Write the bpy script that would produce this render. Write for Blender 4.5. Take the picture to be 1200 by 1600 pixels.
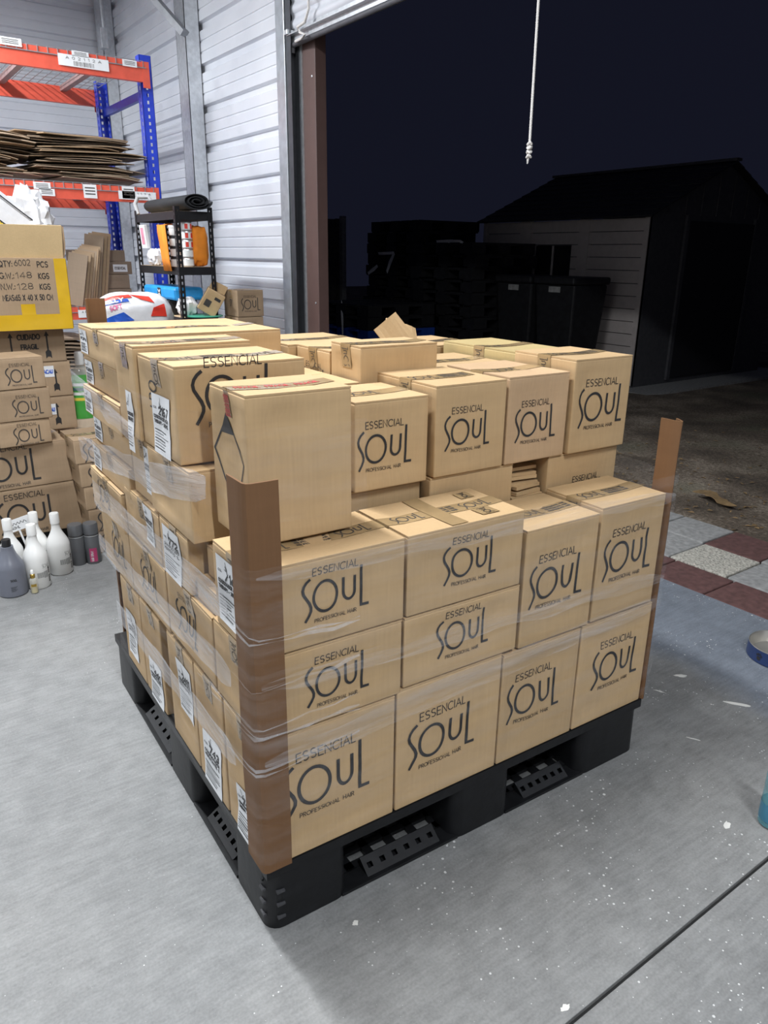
import bpy, bmesh, math, random
from mathutils import Vector, Matrix, noise
random.seed(7)
S = bpy.context.scene
for o in list(bpy.data.objects): bpy.data.objects.remove(o)
COL = S.collection
R = math.radians

# ------------------------------------------------------------------ camera
CAM = Vector((-0.5192, -1.1268, 1.3941)); YAW, PITCH, ROLL = R(35.721), R(19.097), R(0.7226)
fw = Vector((math.sin(YAW)*math.cos(PITCH), math.cos(YAW)*math.cos(PITCH), -math.sin(PITCH)))
rt0 = Vector((math.cos(YAW), -math.sin(YAW), 0)); up0 = rt0.cross(fw)
rt = rt0*math.cos(ROLL)+up0*math.sin(ROLL); up = up0*math.cos(ROLL)-rt0*math.sin(ROLL)
cam = bpy.data.objects.new('camera', bpy.data.cameras.new('camera')); COL.objects.link(cam)
M = Matrix((rt, up, -fw)).transposed().to_4x4(); M.translation = CAM; cam.matrix_world = M
cam.data.sensor_fit = 'VERTICAL'; cam.data.sensor_height = 36; cam.data.lens = 36*1157.33/1600
cam.data.clip_start = .02; cam.data.clip_end = 200
S.camera = cam
# ------------------------------------------------------------------ world (night sky) and exposure
W = bpy.data.worlds.new('night_sky'); S.world = W; W.use_nodes = True
W.node_tree.nodes['Background'].inputs[0].default_value = (.0042, .0047, .0095, 1)
W.node_tree.nodes['Background'].inputs[1].default_value = 1
vs = S.view_settings; vs.view_transform = 'Standard'; vs.look = 'None'; vs.gamma = 1; vs.use_curve_mapping = False
vs.exposure = 0.62
# ------------------------------------------------------------------ room lamps (ceiling LED battens; their housings are built below)
LAMPS = [((-.10, -2.4, 3.8), 90, 82), ((-.15, 1.0, 3.8), 90, 92), ((-.3, 4.7, 3.8), 90, 122), ((-4.2, -.6, 3.6), 90, 44), ((-4.2, 3.0, 3.6), 90, 50), ((-2.6, 6.2, 3.8), 0, 95)]  # the last lamp is an added one, to brighten the dim back corner
for i, (loc, rz, pw) in enumerate(LAMPS):
    l = bpy.data.lights.new('led_tube_light', 'AREA'); l.shape = 'RECTANGLE'; l.size = 1.2; l.size_y = .16; l.energy = pw
    l.color = (.93, .965, 1.0)
    o = bpy.data.objects.new('led_tube_light', l); COL.objects.link(o); o.location = (loc[0], loc[1], loc[2]-.045); o.rotation_euler = (0, 0, R(rz))

# ------------------------------------------------------------------ materials
def nodes(name):
    m = bpy.data.materials.new(name); m.use_nodes = True
    nt = m.node_tree; return m, nt, nt.nodes['Principled BSDF']
def N(nt, t, **k):
    n = nt.nodes.new(t)
    for a, b in k.items():
        if a.startswith('i_'):
            key = a[2:]; key = int(key) if key.isdigit() else key
            n.inputs[key].default_value = b
        else: setattr(n, a, b)
    return n
def L(nt, a, ai, b, bi): nt.links.new(a.outputs[ai], b.inputs[bi])
def ramp(nt, stops):
    r = nt.nodes.new('ShaderNodeValToRGB'); e = r.color_ramp.elements
    while len(e) < len(stops): e.new(.5)
    for i, (p, c) in enumerate(stops):
        e[i].position = p; e[i].color = (*c, 1) if len(c) == 3 else c
    return r
def srgb(r, g, b):
    f = lambda v: (v/255/12.92 if v/255 <= .04045 else ((v/255+.055)/1.055)**2.4)
    return (f(r), f(g), f(b))
def plain(name, col, rough=.5, metal=0., var=.12, scale=18, bump=.0, spec=.5, alpha=1, objvar=0.0, coat=0):
    m, nt, p = nodes(name)
    tc = N(nt, 'ShaderNodeTexCoord'); nz = N(nt, 'ShaderNodeTexNoise', i_Scale=scale, i_Detail=4.)
    L(nt, tc, 'Object', nz, 'Vector')
    c0 = tuple(max(0, c*(1-var)) for c in col); c1 = tuple(min(1, c*(1+var)) for c in col)
    r = ramp(nt, [(.3, c0), (.7, c1)]); L(nt, nz, 'Fac', r, 'Fac')
    src, so = r, 'Color'
    if objvar:
        oi = N(nt, 'ShaderNodeObjectInfo'); mr = N(nt, 'ShaderNodeMapRange', i_3=1-objvar, i_4=1+objvar); L(nt, oi, 'Random', mr, 0)
        h = N(nt, 'ShaderNodeHueSaturation'); L(nt, mr, 0, h, 'Value'); L(nt, r, 'Color', h, 'Color'); src, so = h, 'Color'
    L(nt, src, so, p, 'Base Color')
    p.inputs['Roughness'].default_value = rough; p.inputs['Metallic'].default_value = metal
    p.inputs['Specular IOR Level'].default_value = spec; p.inputs['Coat Weight'].default_value = coat
    if bump:
        b = N(nt, 'ShaderNodeBump', i_Strength=bump, i_Distance=.01); L(nt, nz, 'Fac', b, 'Height'); L(nt, b, 'Normal', p, 'Normal')
    return m
def cardboard(name, col, objvar=.06):
    m, nt, p = nodes(name)
    tc = N(nt, 'ShaderNodeTexCoord')
    oi = N(nt, 'ShaderNodeObjectInfo')
    add = N(nt, 'ShaderNodeVectorMath', operation='ADD'); L(nt, tc, 'Object', add, 0); L(nt, oi, 'Random', add, 1)
    nz = N(nt, 'ShaderNodeTexNoise', i_Scale=5., i_Detail=6., i_Roughness=.6); L(nt, add, 0, nz, 'Vector')
    mp = N(nt, 'ShaderNodeMapping'); mp.inputs['Scale'].default_value = (170, 170, 6); L(nt, add, 0, mp, 'Vector')
    nf = N(nt, 'ShaderNodeTexNoise', i_Scale=1., i_Detail=2.); L(nt, mp, 'Vector', nf, 'Vector')      # flutes of the corrugated board
    mp2 = N(nt, 'ShaderNodeMapping'); mp2.inputs['Scale'].default_value = (6, 6, 60); L(nt, add, 0, mp2, 'Vector')
    nf2 = N(nt, 'ShaderNodeTexNoise', i_Scale=1., i_Detail=3.); L(nt, mp2, 'Vector', nf2, 'Vector')
    mx = N(nt, 'ShaderNodeMix', data_type='FLOAT'); mx.inputs[0].default_value = .35; L(nt, nz, 'Fac', mx, 2); L(nt, nf, 'Fac', mx, 3)
    mx2 = N(nt, 'ShaderNodeMix', data_type='FLOAT'); mx2.inputs[0].default_value = .25; L(nt, mx, 0, mx2, 2); L(nt, nf2, 'Fac', mx2, 3)
    r = ramp(nt, [(.25, tuple(c*.86 for c in col)), (.5, col), (.78, tuple(min(1, c*1.13) for c in col))]); L(nt, mx2, 0, r, 'Fac')
    mr = N(nt, 'ShaderNodeMapRange', i_3=1-objvar, i_4=1+objvar); L(nt, oi, 'Random', mr, 0)
    h = N(nt, 'ShaderNodeHueSaturation'); L(nt, mr, 0, h, 'Value'); L(nt, r, 'Color', h, 'Color'); L(nt, h, 'Color', p, 'Base Color')
    p.inputs['Roughness'].default_value = .72; p.inputs['Specular IOR Level'].default_value = .3
    b = N(nt, 'ShaderNodeBump', i_Strength=.25, i_Distance=.004); L(nt, mx2, 0, b, 'Height'); L(nt, b, 'Normal', p, 'Normal')
    return m
M_CARD = cardboard('kraft_cardboard', (.50, .342, .182))
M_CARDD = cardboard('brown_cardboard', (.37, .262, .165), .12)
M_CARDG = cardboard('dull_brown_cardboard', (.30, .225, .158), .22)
M_BOARD = cardboard('edge_board_fibre', (.165, .084, .038), .03)
M_INK = plain('black_ink', (.022, .021, .022), .65, var=.3)
M_INKS = plain('faded_ink', (.055, .047, .042), .7, var=.3)
M_REDINK = plain('red_ink', (.42, .05, .045), .6)
M_PAPER = plain('label_paper', (.78, .79, .80), .6, var=.03)
M_TAPE = plain('packing_tape', (.335, .232, .118), .22, var=.18, scale=9, coat=.3)
M_YTAPE = plain('yellow_tape', (.62, .375, .014), .25, var=.12, scale=7, coat=.3)
M_BLKPL = plain('black_plastic', (.0085, .0088, .010), .42, var=.25, bump=.1, scale=30, spec=.32)
M_GALV = plain('galvanised_steel', (.62, .64, .66), .38, .75, var=.12, scale=30)
M_WHITE = plain('white_paint', (.80, .80, .80), .4, var=.03)
M_BLACK = plain('black_steel', (.012, .012, .014), .45, var=.2)
M_BLUE = plain('blue_rack_paint', (.018, .05, .52), .35, var=.12)
M_ORANGE = plain('orange_rack_paint', (.72, .105, .062), .4, var=.08)
M_JAMB = plain('brown_trim', (.105, .062, .054), .5, var=.05)
M_GREYB = plain('grey_plastic', (.155, .165, .20), .33, var=.04)
M_SPRAY = plain('dark_grey_can', (.15, .155, .165), .35, var=.06, metal=.3)
M_WBOT = plain('white_plastic', (.82, .82, .80), .3, var=.02)
M_CARD_PINK = plain('pink_label', (.50, .06, .17), .4)
M_CLOTH_O = plain('orange_cloth', (.80, .25, .02), .85, var=.12, scale=12, bump=.2)
M_BAG = plain('white_bag_plastic', (.80, .80, .82), .3, var=.05, bump=.35, scale=25, coat=.3)
M_RED = plain('red_print', (.75, .05, .03), .4); M_PBLUE = plain('blue_print', (.015, .10, .55), .4)
M_CYAN = plain('cyan_print', (.03, .33, .75), .35); M_GREEN = plain('green_print', (.05, .36, .04), .35)
M_TEAL = plain('green_tub_plastic', (.05, .34, .22), .4)
M_GOLD = plain('gold_metal', (.55, .36, .08), .3, .8); M_YEL = plain('yellow_print', (.8, .6, .05), .4)
M_ROPE = plain('white_rope', (.72, .69, .66), .8, var=.15, scale=200)
M_OUTBLK = plain('weathered_black_plastic', (.012, .012, .014), .55, var=.4)
M_OUTBLU = plain('blue_pallet_plastic', (.012, .05, .30), .5)
M_SHEDW = plain('shed_siding', (.50, .45, .43), .65, var=.06); M_SHEDR = plain('shed_roof', (.016, .016, .02), .8, var=.3)
M_SHEDD = plain('shed_gable', (.065, .065, .072), .7, var=.15); M_SHEDOOR = plain('shed_door', (.012, .012, .015), .7)
M_PAVR = plain('red_paver', (.105, .050, .046), .9, var=.25, scale=30, bump=.4)
M_PAVG = plain('grey_paver', (.27, .27, .265), .9, var=.22, scale=35, bump=.4)
M_PAVP = plain('pebble_paver', (.42, .40, .35), .9, var=.45, scale=90, bump=.9)
M_LAMP = plain('lamp_housing', (.8, .8, .8), .4, var=.02)
M_ROLLMAT = plain('dark_foam', (.018, .019, .022), .8, var=.2)
M_STEEL = plain('stainless_steel', (.50, .48, .44), .32, .7, var=.05)
M_BOWL = plain('blue_enamel', (.022, .042, .125), .35, var=.1)
M_FENCE = plain('weathered_fence', (.05, .043, .04), .85, var=.3)
M_DIRT2 = plain('dry_leaf', (.20, .13, .06), .9, var=.3)

def m_wall():
    m, nt, p = nodes('white_metal_panel')
    tc = N(nt, 'ShaderNodeTexCoord'); nz = N(nt, 'ShaderNodeTexNoise', i_Scale=2.2, i_Detail=5.); L(nt, tc, 'Object', nz, 'Vector')
    r = ramp(nt, [(.3, (.66, .685, .735)), (.7, (.77, .79, .83))]); L(nt, nz, 'Fac', r, 'Fac'); L(nt, r, 'Color', p, 'Base Color')
    p.inputs['Roughness'].default_value = .38; p.inputs['Metallic'].default_value = .15
    return m
M_WALL = m_wall()
def m_floor():
    m, nt, p = nodes('concrete')
    tc = N(nt, 'ShaderNodeTexCoord')
    big = N(nt, 'ShaderNodeTexNoise', i_Scale=1.1, i_Detail=5.); L(nt, tc, 'Object', big, 'Vector')
    fine = N(nt, 'ShaderNodeTexNoise', i_Scale=170., i_Detail=3.); L(nt, tc, 'Object', fine, 'Vector')
    mp = N(nt, 'ShaderNodeMapping'); mp.inputs['Scale'].default_value = (8, 60, 1); mp.inputs['Rotation'].default_value = (0, 0, .35); L(nt, tc, 'Object', mp, 'Vector')
    br = N(nt, 'ShaderNodeTexNoise', i_Scale=1.6, i_Detail=4.); L(nt, mp, 'Vector', br, 'Vector')
    r = ramp(nt, [(.3, (.170, .174, .174)), (.5, (.208, .210, .208)), (.72, (.255, .253, .246))]); L(nt, big, 'Fac', r, 'Fac')
    mid = N(nt, 'ShaderNodeTexNoise', i_Scale=14., i_Detail=6., i_Roughness=.65); L(nt, tc, 'Object', mid, 'Vector')
    mul0 = N(nt, 'ShaderNodeMix', data_type='FLOAT'); mul0.inputs[0].default_value = .5; L(nt, fine, 'Fac', mul0, 2); L(nt, br, 'Fac', mul0, 3)
    mul = N(nt, 'ShaderNodeMix', data_type='FLOAT'); mul.inputs[0].default_value = .4; L(nt, mul0, 0, mul, 2); L(nt, mid, 'Fac', mul, 3)
    mr = N(nt, 'ShaderNodeMapRange', i_1=.3, i_2=.7, i_3=.66, i_4=1.34); L(nt, mul, 0, mr, 0)
    h = N(nt, 'ShaderNodeHueSaturation'); L(nt, r, 'Color', h, 'Color'); L(nt, mr, 0, h, 'Value')
    # bluish patch of lamp light by the doorway, tinted into the floor colour
    sep = N(nt, 'ShaderNodeSeparateXYZ'); L(nt, tc, 'Object', sep, 0)
    wob = N(nt, 'ShaderNodeTexNoise', i_Scale=1.7, i_Detail=2.); L(nt, tc, 'Object', wob, 'Vector')
    ad = N(nt, 'ShaderNodeMath', operation='MULTIPLY_ADD', i_1=.35); L(nt, wob, 'Fac', ad, 0); L(nt, sep, 'X', ad, 2)
    st = N(nt, 'ShaderNodeMapRange', i_1=1.86, i_2=1.98, i_3=0., i_4=1.); L(nt, ad, 0, st, 0)
    tint = N(nt, 'ShaderNodeMix', data_type='RGBA', blend_type='MULTIPLY'); L(nt, st, 0, tint, 0); L(nt, h, 'Color', tint, 6); tint.inputs[7].default_value = (.80, .88, 1.03, 1)
    # white paint specks, denser in patches (a coarse and a fine scatter)
    vo = N(nt, 'ShaderNodeTexVoronoi', i_Scale=26.); L(nt, tc, 'Object', vo, 'Vector')
    pn = N(nt, 'ShaderNodeTexNoise', i_Scale=3.5, i_Detail=2.); L(nt, tc, 'Object', pn, 'Vector')
    thr = N(nt, 'ShaderNodeMapRange', i_1=.45, i_2=.75, i_3=.05, i_4=.15); L(nt, pn, 'Fac', thr, 0)
    sc = N(nt, 'ShaderNodeSeparateColor'); L(nt, vo, 'Color', sc, 0)
    den = N(nt, 'ShaderNodeMapRange', i_1=-.3, i_2=.5, i_3=.38, i_4=1.); L(nt, sep, 'X', den, 0)      # fewer specks away from the doorway
    th1 = N(nt, 'ShaderNodeMath', operation='MULTIPLY'); L(nt, thr, 0, th1, 0); L(nt, den, 0, th1, 1)
    rs = N(nt, 'ShaderNodeMath', operation='MULTIPLY'); L(nt, th1, 0, rs, 0); L(nt, sc, 'Red', rs, 1)
    lt = N(nt, 'ShaderNodeMath', operation='LESS_THAN'); L(nt, vo, 'Distance', lt, 0); L(nt, rs, 0, lt, 1)
    gt = N(nt, 'ShaderNodeMath', operation='GREATER_THAN', i_1=.35); L(nt, sc, 'Green', gt, 0)
    ml = N(nt, 'ShaderNodeMath', operation='MULTIPLY'); L(nt, lt, 0, ml, 0); L(nt, gt, 0, ml, 1)
    sp = N(nt, 'ShaderNodeMix', data_type='RGBA'); L(nt, ml, 0, sp, 0); L(nt, tint, 2, sp, 6); sp.inputs[7].default_value = (.66, .66, .64, 1)
    v2 = N(nt, 'ShaderNodeTexVoronoi', i_Scale=85.); L(nt, tc, 'Object', v2, 'Vector'); s2 = N(nt, 'ShaderNodeSeparateColor'); L(nt, v2, 'Color', s2, 0)
    t2 = N(nt, 'ShaderNodeMapRange', i_1=.40, i_2=.70, i_3=.08, i_4=.36); L(nt, pn, 'Fac', t2, 0)
    th2 = N(nt, 'ShaderNodeMath', operation='MULTIPLY'); L(nt, t2, 0, th2, 0); L(nt, den, 0, th2, 1)
    r2 = N(nt, 'ShaderNodeMath', operation='MULTIPLY'); L(nt, th2, 0, r2, 0); L(nt, s2, 'Red', r2, 1)
    l2 = N(nt, 'ShaderNodeMath', operation='LESS_THAN'); L(nt, v2, 'Distance', l2, 0); L(nt, r2, 0, l2, 1)
    g2 = N(nt, 'ShaderNodeMath', operation='GREATER_THAN', i_1=.55); L(nt, s2, 'Green', g2, 0)
    m2 = N(nt, 'ShaderNodeMath', operation='MULTIPLY'); L(nt, l2, 0, m2, 0); L(nt, g2, 0, m2, 1)
    sp2 = N(nt, 'ShaderNodeMix', data_type='RGBA'); L(nt, m2, 0, sp2, 0); L(nt, sp, 2, sp2, 6); sp2.inputs[7].default_value = (.58, .58, .57, 1)
    L(nt, sp2, 2, p, 'Base Color'); p.inputs['Roughness'].default_value = .62; p.inputs['Specular IOR Level'].default_value = .35
    b = N(nt, 'ShaderNodeBump', i_Strength=.3, i_Distance=.004); L(nt, mul, 0, b, 'Height'); L(nt, b, 'Normal', p, 'Normal')
    return m
M_FLOOR = m_floor()
def m_dirt():
    m, nt, p = nodes('bare_dirt')
    tc = N(nt, 'ShaderNodeTexCoord'); a = N(nt, 'ShaderNodeTexNoise', i_Scale=2.2, i_Detail=6.); L(nt, tc, 'Object', a, 'Vector')
    b = N(nt, 'ShaderNodeTexNoise', i_Scale=45., i_Detail=6., i_Roughness=.7); L(nt, tc, 'Object', b, 'Vector')
    mx = N(nt, 'ShaderNodeMix', data_type='FLOAT'); mx.inputs[0].default_value = .5; L(nt, a, 'Fac', mx, 2); L(nt, b, 'Fac', mx, 3)
    r = ramp(nt, [(.36, (.055, .043, .031)), (.5, (.15, .115, .084)), (.64, (.38, .32, .25))]); L(nt, mx, 0, r, 'Fac')
    g = N(nt, 'ShaderNodeTexNoise', i_Scale=1.1, i_Detail=3.); L(nt, tc, 'Object', g, 'Vector')
    gr = N(nt, 'ShaderNodeMapRange', i_1=.56, i_2=.70, i_3=0., i_4=.7); L(nt, g, 'Fac', gr, 0)
    gm = N(nt, 'ShaderNodeMix', data_type='RGBA'); L(nt, gr, 0, gm, 0); L(nt, r, 'Color', gm, 6); gm.inputs[7].default_value = (.045, .06, .025, 1)
    L(nt, gm, 2, p, 'Base Color'); p.inputs['Roughness'].default_value = .95
    bp = N(nt, 'ShaderNodeBump', i_Strength=.8, i_Distance=.03); L(nt, b, 'Fac', bp, 'Height'); L(nt, bp, 'Normal', p, 'Normal')
    return m
M_DIRT = m_dirt()
def m_film(name, lo, hi, sx, sz):
    m, nt, p = nodes(name)
    tc = N(nt, 'ShaderNodeTexCoord'); mp = N(nt, 'ShaderNodeMapping'); mp.inputs['Scale'].default_value = (sx, sx, sz); L(nt, tc, 'Object', mp, 'Vector')
    nz = N(nt, 'ShaderNodeTexNoise', i_Scale=1., i_Detail=5., i_Roughness=.6, i_Distortion=.6); L(nt, mp, 'Vector', nz, 'Vector')
    mr = N(nt, 'ShaderNodeMapRange', i_1=.38, i_2=.72, i_3=lo, i_4=hi); L(nt, nz, 'Fac', mr, 0)
    p.inputs['Base Color'].default_value = (.74, .74, .76, 1); p.inputs['Roughness'].default_value = .16; p.inputs['Specular IOR Level'].default_value = .9
    bp = N(nt, 'ShaderNodeBump', i_Strength=.7, i_Distance=.012); L(nt, nz, 'Fac', bp, 'Height'); L(nt, bp, 'Normal', p, 'Normal')
    tr = N(nt, 'ShaderNodeBsdfTransparent'); mx = N(nt, 'ShaderNodeMixShader'); L(nt, mr, 0, mx, 0); L(nt, tr, 0, mx, 1); L(nt, p, 0, mx, 2)
    out = [n for n in nt.nodes if n.type == 'OUTPUT_MATERIAL'][0]; L(nt, mx, 0, out, 0)
    return m
M_FILM = m_film('stretch_film_single', .004, .09, 3, 26)
M_FILM2 = m_film('stretch_film_folded', .27, .52, 4, 40)
M_FILMS = m_film('stretch_film_wrinkle_glint', .15, .55, 8, 8)
M_FILM3 = m_film('stretch_film_edge', .02, .30, 4, 60)
def m_clear(name, col, fac):
    m, nt, p = nodes(name)
    p.inputs['Base Color'].default_value = (*col, 1); p.inputs['Roughness'].default_value = .08
    tr = N(nt, 'ShaderNodeBsdfTransparent'); mx = N(nt, 'ShaderNodeMixShader', i_0=fac); L(nt, tr, 0, mx, 1); L(nt, p, 0, mx, 2)
    out = [n for n in nt.nodes if n.type == 'OUTPUT_MATERIAL'][0]; L(nt, mx, 0, out, 0); return m
M_CLEAR = m_clear('clear_plastic', (.75, .74, .66), .35)
M_AQUA = m_clear('aqua_plastic', (.16, .40, .46), .5)
M_GLASSD = m_clear('shed_glass', (.02, .02, .025), .8)

# ------------------------------------------------------------------ mesh helpers
class MB:
    def __init__(s): s.v = []; s.f = []
    def quad(s, a, b, c, d):
        i = len(s.v); s.v += [a, b, c, d]; s.f.append((i, i+1, i+2, i+3))
    def box(s, x0, x1, y0, y1, z0, z1, m=None):
        i = len(s.v); vs_ = [(x, y, z) for z in (z0, z1) for y in (y0, y1) for x in (x0, x1)]
        s.v += [tuple(m @ Vector(v)) for v in vs_] if m else vs_
        s.f += [tuple(i+k for k in q) for q in ((0, 2, 3, 1), (4, 5, 7, 6), (0, 1, 5, 4), (2, 6, 7, 3), (0, 4, 6, 2), (1, 3, 7, 5))]
    def bar(s, a, b, w, h=None):
        a, b = Vector(a), Vector(b); d = (b-a); ln = d.length; d.normalize(); h = h or w
        x = d.cross(Vector((0, 0, 1))); x = x.normalized() if x.length > .01 else Vector((1, 0, 0)); z = x.cross(d)
        m = Matrix((x, d, z)).transposed().to_4x4(); m.translation = a; s.box(-w/2, w/2, 0, ln, -h/2, h/2, m)
    def tube(s, pts, r, n=8, cap=True):
        pts = [Vector(p) for p in pts]; rr_ = r if isinstance(r, (list, tuple)) else [r]*len(pts); base = len(s.v)
        px = None
        for k, p in enumerate(pts):
            d = (pts[min(k+1, len(pts)-1)]-pts[max(k-1, 0)]).normalized()
            ref = Vector((0, 0, 1)) if abs(d.z) < .9 else Vector((1, 0, 0))
            x = d.cross(ref).normalized() if px is None else (px-d*px.dot(d)).normalized(); px = x; y = d.cross(x)
            for j in range(n):
                a = 2*math.pi*j/n; s.v.append(tuple(p+(x*math.cos(a)+y*math.sin(a))*rr_[k]))
        for k in range(len(pts)-1):
            for j in range(n):
                a = base+k*n+j; b = base+k*n+(j+1) % n; s.f.append((a, b, b+n, a+n))
        if cap:
            s.f.append(tuple(base+j for j in range(n))[::-1]); s.f.append(tuple(base+(len(pts)-1)*n+j for j in range(n)))
    def lathe(s, prof, n=28, cx=0, cy=0, cz=0, sy=1., cap=True):
        base = len(s.v)
        for r, z in prof:
            for j in range(n):
                a = 2*math.pi*j/n; s.v.append((cx+r*math.cos(a), cy+sy*r*math.sin(a), cz+z))
        for k in range(len(prof)-1):
            for j in range(n):
                a = base+k*n+j; b = base+k*n+(j+1) % n; s.f.append((a, b, b+n, a+n))
        if cap and prof[0][0] > 1e-5: s.f.append(tuple(base+j for j in range(n))[::-1])
        if cap and prof[-1][0] > 1e-5: s.f.append(tuple(base+(len(prof)-1)*n+j for j in range(n)))
    def holed(s, o, du, dv, dn, U, V, hu, hv, vs_):
        """plate from o, U along du, V along dv, thickness vector dn, one slot hu x hv at each v in vs_ centred in u"""
        o, du, dv, dn = map(Vector, (o, du, dv, dn)); u0, u1 = (U-hu)/2, (U+hu)/2
        def bx_(a0, a1, b0, b1):
            i = len(s.v)
            for t in (0, 1):
                for b in (b0, b1):
                    for a in (a0, a1): s.v.append(tuple(o+du*a+dv*b+dn*t))
            s.f.extend([tuple(i+k for k in q) for q in ((0, 2, 3, 1), (4, 5, 7, 6), (0, 1, 5, 4), (2, 6, 7, 3), (0, 4, 6, 2), (1, 3, 7, 5))])
        bx_(0, u0, 0, V); bx_(u1, U, 0, V); p = 0
        for v in vs_:
            if v-hv/2 > p: bx_(u0, u1, p, v-hv/2)
            p = v+hv/2
        if p < V: bx_(u0, u1, p, V)
    def build(s, name, mat, parent=None, smooth=False, loc=None, rz=0, bevel=0, rot=None):
        me = bpy.data.meshes.new(name); me.from_pydata([tuple(v) for v in s.v], [], s.f); me.update()
        bm = bmesh.new(); bm.from_mesh(me)
        if smooth or bevel: bmesh.ops.remove_doubles(bm, verts=bm.verts, dist=1e-5)
        bmesh.ops.recalc_face_normals(bm, faces=bm.faces); bm.to_mesh(me); bm.free()
        if smooth:
            for p in me.polygons: p.use_smooth = True
            try: me.set_sharp_from_angle(angle=R(38))
            except Exception: pass
        if mat: me.materials.append(mat)
        o = bpy.data.objects.new(name, me); COL.objects.link(o); o.parent = parent
        if loc: o.location = loc
        o.rotation_euler = rot if rot else (0, 0, rz)
        if bevel:
            b = o.modifiers.new('bevel', 'BEVEL'); b.width = bevel; b.segments = 2; b.limit_method = 'ANGLE'
        return o
def tag(o, label, cat, group=None):
    o['label'] = label; o['category'] = cat
    if group: o['group'] = group
    return o
def empty(name, label, cat, loc=(0, 0, 0), rz=0, group=None):
    o = bpy.data.objects.new(name, None); COL.objects.link(o); o.location = loc; o.rotation_euler = (0, 0, rz); o.empty_display_size = .05
    return tag(o, label, cat, group) if label else o
def struct(o): o['kind'] = 'structure'; return o
def dup(root, loc=None, rot=None, label=None):
    c = root.copy(); COL.objects.link(c)
    if loc is not None: c.location = loc
    if rot is not None: c.rotation_euler = rot
    if label: c['label'] = label
    for ch in list(root.children):
        d = ch.copy(); COL.objects.link(d); d.parent = c
        for g in list(ch.children):
            e = g.copy(); COL.objects.link(e); e.parent = d
    return c
PA = R(-2.1976)
def P(x, y, z=0): return Vector((x*math.cos(PA)-y*math.sin(PA), x*math.sin(PA)+y*math.cos(PA), z))   # pallet frame -> room

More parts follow.
